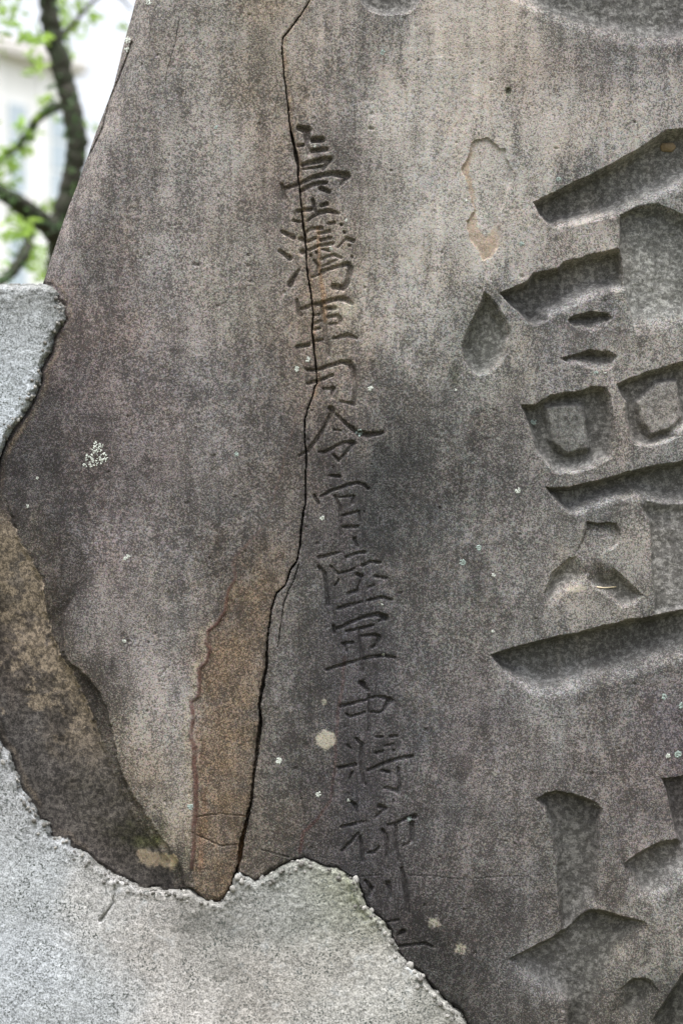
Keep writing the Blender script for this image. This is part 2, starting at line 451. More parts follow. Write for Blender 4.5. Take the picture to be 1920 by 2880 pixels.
BIG = [
 (1, 36, poly('1497,568,16 1600,518,20 1699,471,24 1801,412,26 1878,364,24 1920,360,24 2060,330,20 2140,420,40 2100,490,70 1920,539,60 1848,565,60 1784,595,55 1737,614,50 1643,631,45 1575,646,34 1541,633,26 1517,608,22')),
 (1, 17, poly('1741,605,12 1797,578,36 1848,570,36 1910,598,36 2050,640,40 2040,860,60 1900,935,90 1800,950,50 1788,941,12 1763,847,12 1752,783,12 1739,690,12')),
 (1, 38, poly('1404,825,16 1485,787,18 1498,766,16 1570,751,16 1583,736,18 1677,712,20 1745,698,20 1760,774,30 1756,823,50 1677,838,55 1613,868,50 1549,898,36 1506,917,28 1481,909,24 1451,877,20 1421,843,16')),
 (1, 26, poly('1362,820,26 1335,885,30 1310,928,34 1296,971,32 1301,1011,34 1325,1047,37 1348,1059,37 1380,1049,37 1411,1020,35 1428,979,30 1436,941,30 1425,898,30 1400,860,28 1374,830,26')),
 (1, 24, poly('1594,902,16 1617,883,18 1664,875,20 1711,881,20 1722,894,26 1703,920,40 1660,941,45 1622,930,34 1605,915,22')),
 (1, 24, poly('1568,1009,16 1613,996,16 1656,983,18 1711,987,18 1737,1003,30 1711,1043,45 1660,1043,45 1605,1026,30')),
 (1, 27, poly('1464,1135,16 1506,1137,18 1523,1127,18 1545,1110,20 1622,1099,22 1669,1084,26 1703,1090,28 1720,1112,26 1724,1180,26 1729,1240,34 1720,1288,37 1677,1314,37 1613,1333,37 1558,1331,36 1528,1301,26 1506,1271,22 1491,1220,20 1476,1168,18')),
 (1, 27, poly('1733,1082,18 1784,1056,22 1840,1037,24 1920,1018,24 2080,985,30 2100,1120,50 2060,1190,60 1920,1225,37 1870,1246,37 1823,1261,37 1784,1249,30 1767,1227,24 1758,1180,24 1754,1129,20')),
 (1, 34, poly('1528,1370,14 1600,1367,16 1677,1352,18 1763,1326,20 1827,1311,20 1920,1294,22 2100,1255,30 2110,1370,60 2000,1440,60 1860,1440,60 1788,1412,50 1746,1416,48 1699,1425,46 1660,1437,42 1626,1452,36 1600,1446,30 1575,1425,26 1549,1395,20')),
 (1, 14, poly('1775,1380,40 1796,1415,16 1822,1467,10 1829,1527,10 1835,1634,10 1842,1728,12 2010,1700,40 2010,1380,60')),
 (1, 26, poly('1647,1467,14 1733,1472,16 1746,1502,24 1741,1527,34 1716,1553,60 1677,1572,200 1635,1590,200 1600,1590,26 1613,1561,24 1635,1519,18 1647,1485,16')),
 (1, 15, poly('1635,1560,26 1600,1568,26 1549,1613,26 1528,1668,34 1545,1720,50 1592,1673,50 1635,1651,46 1665,1610,60')),
 (1, 18, poly('1665,1560,60 1711,1587,26 1733,1600,18 1771,1638,18 1805,1677,26 1776,1707,34 1746,1711,36 1707,1677,34 1673,1655,34 1640,1620,60')),
 (1, 38, poly('1374,1841,14 1455,1818,16 1549,1794,18 1656,1769,22 1754,1745,24 1835,1730,26 1920,1711,26 2120,1665,30 2140,1790,60 1920,1865,80 1848,1886,80 1763,1920,80 1677,1937,80 1613,1955,75 1549,1972,70 1506,1967,56 1455,1933,40 1417,1903,30 1395,1869,22')),
 (2, 24, poly('1506,2250,16 1532,2232,16 1562,2222,14 1605,2230,14 1647,2245,16 1677,2258,20 1694,2275,24 1690,2322,24 1686,2386,24 1684,2450,24 1677,2560,60 1640,2640,60 1579,2650,26 1566,2514,26 1562,2429,26 1553,2356,26 1541,2313,24 1532,2279,22')),
 (2, 22, poly('1421,2702,20 1489,2668,20 1549,2638,20 1583,2608,26 1635,2565,24 1660,2555,20 1703,2563,20 1754,2578,20 1814,2595,26 1830,2625,70 1780,2690,90 1740,2760,90 1700,2880,60 1680,2990,60 1600,2990,20 1590,2850,20 1560,2835,70 1500,2800,70 1440,2740,40')),
 (2, 34, poly('1861,2189,14 1920,2181,16 2060,2170,20 2060,2420,40 1920,2420,30 1900,2356,18 1887,2292,16 1878,2245,14')),
 (2, 24, poly('1756,2424,18 1784,2403,20 1823,2382,22 1857,2367,24 1900,2360,24 2080,2330,40 2060,2430,60 1920,2490,70 1870,2530,70 1840,2553,60 1788,2531,50 1763,2484,40 1754,2459,28')),
 (2, 16, poly('1724,2792,20 1754,2771,20 1780,2751,16 1810,2749,16 1835,2762,24 1860,2800,60 1830,2860,70 1760,2900,70 1700,2860,60')),
 (2, 20, poly('1912,2749,22 1990,2640,40 2100,2700,60 2060,2900,60 1800,2990,40 1827,2880,22')),
 (3, 20, poly('1400,-20,40 1437,6,50 1516,50,60 1616,94,66 1704,117,70 1792,135,70 1920,141,70 2080,150,60 2120,-60,60 1800,-200,50 1440,-140,50')),
 (3, 16, poly('1005,-20,16 1015,8,18 1035,29,26 1080,44,34 1152,41,30 1188,0,26 1200,-60,30 1190,-160,40 1000,-160,20')),
]
ISLANDS = [(0.6, 20, [(1545, 1150), (1628, 1144), (1640, 1180), (1647, 1255), (1600, 1268), (1562, 1240)]),
           (0.75, 20, [(1800, 1135), (1850, 1085), (1898, 1078), (1912, 1170), (1880, 1200), (1835, 1215), (1815, 1190)])]

# small column of writing: strokes as x,y,half-width in enlarged views (origin, 0.2551 px per unit)
Q = 0.2551
def strokes(ox, oy, text):
    out = []
    for line in text.strip().split('\n'):
        pts = []
        for q in line.split():
            x, y, w = (float(z) for z in q.split(','))
            pts.append((ox + x * Q, oy + y * Q, w * Q))
        if len(pts) == 1:
            pts.append((pts[0][0] + 1, pts[0][1] + 1, pts[0][2]))
        out.append(pts)
    return out

SMALL = [
 strokes(700, 300, '''555,235,25 640,260,40 640,400,20 655,520,14
700,365,28 810,365,28
690,490,22 850,470,22
540,435,15 600,420,15
590,640,20 780,590,26 890,575,26
890,580,26 850,640,20 820,690,14
600,690,12 800,660,12
400,900,18 540,860,16 700,780,20 900,735,22 1080,760,32
1080,760,28 1015,855,14
365,860,16 395,1010,20
570,930,18 700,860,18 850,835,16
790,900,26 880,940,20
700,1030,17 735,1160,17
800,1090,17 860,1070,17
540,1150,16 690,1130,16
640,1260,10 780,1165,20 880,1150,20 990,1175,12'''),
 strokes(700, 300, '''375,1380,20 490,1445,22
340,1590,16 450,1670,26
550,1800,12 455,1960,30
495,1260,14 570,1270,14
570,1455,20 610,1470,20
590,1600,24
690,1345,15 800,1340,15
770,1395,15 890,1375,15
790,1475,15 900,1445,15
800,1530,15 920,1505,16
810,1575,14 880,1590,14
640,1380,14 700,1340,14
650,1490,14 730,1450,14
660,1580,14 760,1540,14
680,1640,14
740,1610,14
880,1290,15 940,1280,15
1010,1300,13
1050,1385,14
980,1550,11 1080,1450,11
1080,1455,18 1150,1480,18
1110,1530,14
1130,1650,13
800,1680,13 900,1640,15 950,1635,15 1010,1665,13
810,1760,10 960,1690,10
800,1820,16 950,1770,18 1090,1730,22 1120,1780,24 1090,1940,22 1040,2000,24 930,1985,27
720,1700,13 760,1760,13 745,1850,10
700,1880,11 830,1830,11'''),
 strokes(700, 800, '''530,170,14 545,290,20 560,340,24
560,280,15 700,230,17 860,190,19 990,160,23 1060,160,27 1130,210,17
800,240,17 830,440,17 860,640,17 880,790,11
700,340,13 780,330,13
720,430,13 790,405,13
710,500,13 780,480,13
860,270,17 950,260,17
880,360,17 970,340,18 1010,380,18 1000,430,14
890,440,12 960,430,12
740,620,14 810,610,14
530,690,17 660,665,17
930,595,13 1080,560,21 1190,590,13'''),
 strokes(700, 800, '''640,940,17 750,945,16 900,895,18 1020,855,20 1110,870,27 1150,950,24 1165,1100,16 1160,1300,16
1160,1320,18 1010,1290,11
650,1090,15 780,1060,15 920,1000,15
820,1150,13 930,1150,16
920,1150,20 910,1250,11'''),
 strokes(700, 800, '''900,1370,26 920,1400,22 820,1600,16 740,1720,18 650,1840,18 550,1890,12
960,1430,13 1080,1550,18 1200,1640,24 1320,1660,30 1470,1635,16
940,1600,11 1010,1610,11
770,1850,13 850,1850,17 960,1780,15 1060,1740,14 1150,1750,24
1150,1750,20 1080,1850,11 1000,1930,11
930,1880,11 990,1940,17'''),
 strokes(800, 1200, '''500,535,12 600,550,19
330,760,15 370,850,15
400,770,11 500,715,15 650,660,14 800,620,14 870,640,15 920,680,17
560,770,14 610,900,15 620,1100,15 625,1190,12
600,780,9 740,765,10
760,770,15 750,840,15
640,980,13 820,935,13
820,940,11 825,1040,10
640,1110,15 800,1100,15'''),
 strokes(800, 1200, '''380,1440,15 540,1405,14 610,1385,8
385,1550,17 440,1620,19 460,1800,17 480,1960,19
510,1540,11 590,1620,13 720,1590,12 770,1560,10
560,1750,11 600,1690,11
770,1240,17 800,1320,12
680,1440,13 780,1400,12 880,1385,15
860,1530,15 950,1490,16 1050,1500,14
800,1630,18 850,1650,19
990,1650,12 1120,1670,15
800,1810,14 700,1840,15
800,1800,10 850,1650,10
920,1770,11 980,1750,11
910,1920,11 1060,1880,17 1180,1910,12
590,2005,17 760,1955,16 860,1930,8'''),
 strokes(800, 1700, '''540,240,15 550,310,15
570,270,14 750,190,16 900,130,16 1040,110,22 1110,150,31
1110,150,22 1040,190,10
680,300,13 850,260,13 980,230,13
640,435,13 750,420,13
660,440,13 680,520,13
850,350,12 990,335,16 1040,360,21 1010,450,15 960,480,12
820,300,13 840,500,14 860,740,12
470,720,13 600,680,16 800,620,12 950,580,16 1100,565,16 1220,590,12'''),
 strokes(800, 1700, '''850,870,28 910,950,17
620,1120,17 720,1100,15 880,1060,12 1000,1015,12 1100,1030,19 1190,1060,12
1150,1050,26 1100,1160,15 1050,1190,10 950,1190,11
680,1210,11 720,1240,12 880,1195,12
930,1000,12 930,1200,13 930,1400,12'''),
 strokes(800, 1700, '''790,1480,13 850,1540,19 845,1700,12 850,1850,14 880,1980,16
690,1550,13 730,1590,13
600,1800,15 780,1770,16
750,1850,11 720,1920,11
1010,1640,13 1080,1620,13
1020,1460,13 1080,1460,13
1160,1460,13 1240,1450,13
1200,1610,11
1100,1560,9 1200,1540,9
920,1830,12 1080,1760,16 1250,1700,16 1410,1675,16
1070,1830,15 1150,1850,15
1250,1800,13 1270,2000,16 1250,2060,20 1100,2020,11'''),
 strokes(900, 2200, '''340,215,15 390,260,22 410,340,12 420,440,9
240,490,15 350,470,16 500,430,8
440,600,15 460,760,19 470,870,15
420,560,11 330,670,15 240,760,13
660,270,24 720,290,20 620,380,10
530,780,13 600,770,14 650,720,12
750,470,13 830,460,15 960,390,12 1040,380,26
690,530,17 730,600,15 740,820,10
830,480,15 840,700,13 870,880,11
1010,450,21 1010,640,21
1000,660,13 920,700,10'''),
 strokes(900, 2200, '''500,1090,13 560,1170,24 540,1250,13
750,1120,26 780,1270,12
900,950,13 930,1150,24 950,1300,24 970,1430,13'''),
 strokes(900, 2200, '''740,1540,11 860,1520,12
910,1650,24 870,1690,14
880,1810,13 1050,1790,13 1150,1780,15 1240,1815,10'''),
]

# ------------------------------------------------------------------ the standing stone: front grid
cols = np.concatenate([np.arange(-90, 700, 3.0), np.arange(700, 780, 2.6), np.arange(780, 1180, 2.0),
                       np.arange(1180, 1930, 2.8), np.arange(1930, 2420, 12.0)])
rows = np.concatenate([np.arange(-700, -10, 20.0), np.arange(-10, 2890, 2.6), np.arange(2890, 3362, 20.0)])
ev = np.array([p[1] for p in STONE_EDGE], float); eu = np.array([p[0] for p in STONE_EDGE], float)
edge_u = np.interp(rows, ev, eu)
ks = 9
edge_u = np.convolve(np.pad(edge_u, ks, mode='edge'), np.ones(2 * ks + 1) / (2 * ks + 1), 'valid')
edge_u = edge_u + fbm(rows * 0, rows, 120, 4, 3) * 4
cmin = cols[0]
U = np.where(cols[None, :] < 700, edge_u[:, None] + (cols[None, :] - cmin) / (700 - cmin) * (700 - edge_u[:, None]), cols[None, :])
V = np.repeat(rows[:, None], len(cols), 1)
U = U.astype(np.float32); V = V.astype(np.float32)
ny, nx = U.shape

def window(pts, pad):
    us = [p[0] for p in pts]; vs_ = [p[1] for p in pts]
    r0 = np.searchsorted(rows, min(vs_) - pad); r1 = np.searchsorted(rows, max(vs_) + pad)
    cm = (U[r0:r1].max(0) >= min(us) - pad) & (U[r0:r1].min(0) <= max(us) + pad)
    ci = np.nonzero(cm)[0]
    if r1 <= r0 or len(ci) == 0: return None
    return slice(r0, r1), slice(ci[0], ci[-1] + 1)

WU = U + fbm(U, V, 34, 3, 1) * 4.0 + vnoise(U, V, 6, 2) * 0.8
WV = V + fbm(U, V, 34, 3, 4) * 4.0 + vnoise(U, V, 6, 5) * 0.8
wu = U + fbm(U, V, 14, 2, 6) * 1.4
wv = V + fbm(U, V, 14, 2, 7) * 1.4

# smooth shape of the face (metres behind the plane)
base = 0.004 * fbm(U, V, 520, 3, 2) + 0.0016 * fbm(U, V, 130, 3, 3)
dl = U - edge_u[:, None]
base += 0.034 * np.clip(1 - dl / 95, 0, 1) ** 2.6          # the flank rolls away at the left edge
base += 0.010 * np.clip(1 - dl / 330, 0, 1) ** 2
# a thin spalled sheet along the flank
sp_line = [(372, 120), (340, 210), (310, 280), (290, 360), (262, 420), (246, 455)]
w = window(sp_line, 60)
d = poly_line_dist(wu[w], wv[w], sp_line)
base[w] += 0.006 * smooth01(1 - d / 5) * smooth01((455 - V[w]) / 40)

# ledges at the lower left
LU = WU + fbm(U, V, 18, 4, 5, 0.65) * 7
LV = WV + fbm(U, V, 18, 4, 2, 0.65) * 7
for pts, drop, slope, wd, f0, f1 in ((LEDGE2, 0.015, 0.00005, 6, 1630, 150), (LEDGE1, 0.012, 0.00013, 10, 1400, 260)):
    w = window(pts, 40)
    uu, vv_ = LU[w], LV[w]
    ins = in_poly(uu, vv_, pts)
    d = poly_line_dist(uu, vv_, pts)
    d = np.where(ins, d, 0)
    fade = smooth01((V[w] - f0) / f1)
    base[w] += fade * (drop * smooth01(d / wd) * (0.95 + 0.12 * fbm(U[w], V[w], 60, 3, 1)) + slope * np.minimum(d, 160))
    base[w] += np.where(ins, fade * 0.0014 * fbm(U[w], V[w] * 0.6, 110, 5, 6, 0.5), 0)
w = window(LEDGE1[1:-3], 30)
d = poly_line_dist(LU[w], LV[w], LEDGE1[1:-3])
base[w] += 0.006 * np.exp(-(d / 4.5) ** 2) * (0.5 + fbm(U[w], V[w], 40, 3, 2)).clip(0, 1)
# slabs either side of the long crack sit slightly out of step
crk = np.array(CRACK)
cu = np.interp(rows, crk[:, 1], crk[:, 0])
side = U - cu[:, None]
step = smooth01((V - 1550) / 400) * smooth01((2600 - V) / 40)
base += 0.004 * step * smooth01((side + 2) / 4) * np.exp(-np.clip(side, 0, None) / 120)
base += 0.0015 * smooth01((V - 250) / 60) * smooth01((1120 - V) / 60) * smooth01(-(side - 2) / 4) * np.exp(np.clip(side, None, 0) / 60)

slab = in_poly(wu, wv, [(p[0], p[1]) for p in VEIN if p[1] > 1440] + [(560, 2560), (660, 2560)] + [(p[0], p[1]) for p in CRACK[::-1] if p[1] > 1440])
dv = poly_line_dist(wu, wv, [p for p in VEIN if p[1] > 1440])
base += np.where(slab, 0.0024 * smooth01(dv / 5) * smooth01((V - 1500) / 250) * np.exp(-dv / 90), 0)
base -= 0.0010 * np.exp(-(dv / 6) ** 2) * smooth01((V - 1560) / 150)
base += slab * 0.0007 * fbm(U, V, 55, 4, 1, 0.6)
carve = np.zeros_like(U)
part = np.zeros(U.shape, np.int16)     # 0 face, 1.. carved characters and so on
mott = np.zeros_like(U)
stain_in = np.zeros_like(U)

def profile(x):
    return np.sin(np.clip(x, 0, 1) * (np.pi / 2))

for gid, D, pts in BIG:
    w = window(pts, 12)
    if not w: continue
    uu, vv_ = WU[w], WV[w]
    ins = in_poly(uu, vv_, pts)
    m = np.full(uu.shape, 1.0, np.float32)
    n = len(pts)
    for i in range(n):
        d, _ = seg_dist(uu, vv_, pts[i], pts[(i + 1) % n])
        e = profile(d / pts[i][2]) if pts[i][2] < 38 else 0.5 - 0.5 * np.cos(np.pi * np.clip(d / (pts[i][2] * 1.15), 0, 1))
        m = np.minimum(m, e)
    dep = np.where(ins, m * D * 0.001, 0)
    carve[w] = np.maximum(carve[w], dep)
    p = part[w]; p[(dep > 0.0004)] = 100 + gid; part[w] = p
    mott[w] = np.maximum(mott[w], smooth01((dep / (D * 0.001) - 0.25) / 0.5))
for frac, wd, pts in ISLANDS:
    w = window(pts, 30)
    uu, vv_ = WU[w], WV[w]
    ins = in_poly(uu, vv_, pts)
    d = poly_line_dist(uu, vv_, pts, True)
    up = np.where(ins, 1.0, smooth01(1 - d / wd)) * frac
    carve[w] *= 1 - up
    mott[w] *= 1 - 0.7 * up
# tool marks and pitting on the chiselled floors
rough_in = smooth01(carve / 0.012)
carve += rough_in * (0.0020 * fbm(U, V, 26, 4, 5, 0.6) + 0.0006 * fbm(U, V, 8, 2, 1))
carve = np.maximum(carve, 0)

for ci, chs in enumerate(SMALL):
    for pts in chs:
        w = window(pts, 14)
        if not w: continue
        uu, vv_ = wu[w], wv[w]
        best = np.zeros(uu.shape, np.float32)
        for a, b in zip(pts[:-1], pts[1:]):
            d, t = seg_dist(uu, vv_, a, b)
            hw = (a[2] + (b[2] - a[2]) * t) * 1.52 + 0.8
            x = 1 - d / hw
            best = np.maximum(best, np.where(x > 0, smooth01(x * 1.25) * np.minimum(hw * S * 1.15, 0.009) * (1.35, 1.15, 1.15, 1.15, 1.1, 1.05)[min(ci, 5)], 0))
        carve[w] = np.maximum(carve[w], best)
        p = part[w]; p[(best > 0.0006)] = 1 + ci; part[w] = p
        # worn shoulder round each stroke
        dd = np.full(uu.shape, 1e9, np.float32)
        for a, b in zip(pts[:-1], pts[1:]):
            d, t = seg_dist(uu, vv_, a, b)
            dd = np.minimum(dd, d - a[2])
        base[w] += 0.0008 * np.exp(-np.clip(dd, 0, None) / 4)

# flake scar
w = window(SCAR, 10)
jag_u = U[w] + fbm(U[w], V[w], 16, 3, 2) * 5
jag_v = V[w] + fbm(U[w], V[w], 16, 3, 6) * 5
ins = in_poly(jag_u, jag_v, SCAR)
d = poly_line_dist(jag_u, jag_v, SCAR, True)
dep = np.where(ins, 0.0036 * smooth01(d / 3.5) * (1 - 0.55 * smooth01(d / 40)), 0)
carve[w] = np.maximum(carve[w], dep)
p = part[w]; p[ins & (d > 1)] = 200; part[w] = p
scar_rim = np.zeros_like(U)
core = in_poly(jag_u, jag_v, SCAR_CORE)
scar_rim[w] = np.where(ins & ~core, 1.0, 0.0)

# cracks
crack_mask = np.zeros_like(U)
def cut_crack(pts, depth, pid=None):
    w = window(pts, 14)
    uu, vv_ = wu[w] + vnoise(U[w], V[w], 9, 3) * 0.8, V[w]
    best = np.zeros(uu.shape, np.float32)
    wmod = np.clip(0.95 + 0.75 * fbm(U[w] * 0.4, V[w], 36, 4, 6, 0.7), 0.45, 1.7)
    for a, b in zip(pts[:-1], pts[1:]):
        d, t = seg_dist(uu, vv_, a, b)
        hw = (a[2] + (b[2] - a[2]) * t) * wmod
        best = np.maximum(best, smooth01((hw - d) / (0.45 * hw) ))
    dep = best * depth
    carve[w] = np.maximum(carve[w], dep)
    crack_mask[w] = np.maximum(crack_mask[w], best)
    if pid:
        p = part[w]; p[best > 0.05] = pid; part[w] = p
CRACK = [(a, b, c * (0.62 if b < 340 else 0.72 if b < 1780 else 0.72 + 0.28 * min(1, (b - 1780) / 150))) for a, b, c in CRACK]
cut_crack([(a, b, c * 2.6 + 1) for a, b, c in CRACK], 0.0016)
crack_mask *= 0
cut_crack(CRACK, 0.030, 300)
cut_crack(CRACK2, 0.006, 300)
for i, f in enumerate(FINE_CRACKS): cut_crack(f, 0.0012 if i in (1, 5, 7) else 0.0026)

# little pits
for k in range(150):
    pu, pv = random.uniform(300, 1900), random.uniform(0, 2700)
    pr = random.uniform(2.5, 6)
    pts = [(pu, pv)]
    w = window(pts, pr + 2)
    if not w: continue
    d = np.hypot((U[w] - pu) * random.uniform(.7, 1.3), V[w] - pv)
    carve[w] = np.maximum(carve[w], 0.0022 * smooth01(1.3 - d / pr))
for pu, pv, a, b_, dp in ((1043, 361, 10, 6, .004), (1428, 257, 9, 13, .004), (1381, 225, 6, 4, .003), (1563, 417, 7, 4, .003), (553, 745, 14, 6, .003)):
    w = window([(pu, pv)], 20)
    d = np.hypot((wu[w] - pu) / a, (wv[w] - pv) / b_)
    carve[w] = np.maximum(carve[w], dp * smooth01(1.2 - d))

# grain relief
relief = 0.00045 * fbm(U, V, 40, 3, 0) + 0.00030 * fbm(U, V, 9, 2, 4)

# the joint against the concrete
def conc_sdf(u, v):
    """positive inside the concrete"""
    ins = in_poly(u, v, CONC_POLY)
    d = poly_line_dist(u, v, CONC_EDGE)
    return np.where(ins, d, -d)
lowmask = (V > 780)
sdf_s = np.full(U.shape, -1e3, np.float32)
r0 = np.searchsorted(rows, 780)
ci1 = np.searchsorted(cols, 1500)
sdf_s[r0:, :ci1] = conc_sdf(U[r0:, :ci1], V[r0:, :ci1])
gap = smooth01(1 + (sdf_s - 2) / (11 + 6 * fbm(U, V, 60, 2, 3)))
base += 0.013 * gap * (0.35 + 1.1 * fbm(U, V, 70, 3, 7)).clip(0, 1) * (sdf_s < 40)
base = np.where(sdf_s > 0, np.maximum(base, 0.012 + 0.05 * smooth01(sdf_s / 40)), base)

YF = base + relief
K = S * (1 + YF / DIST)
X = (U - 960) * K
Z = ZC + (1440 - V) * K
Y = YF + carve
# rows that reach below the ground go straight in
verts = np.stack([X, Y, Z], -1)

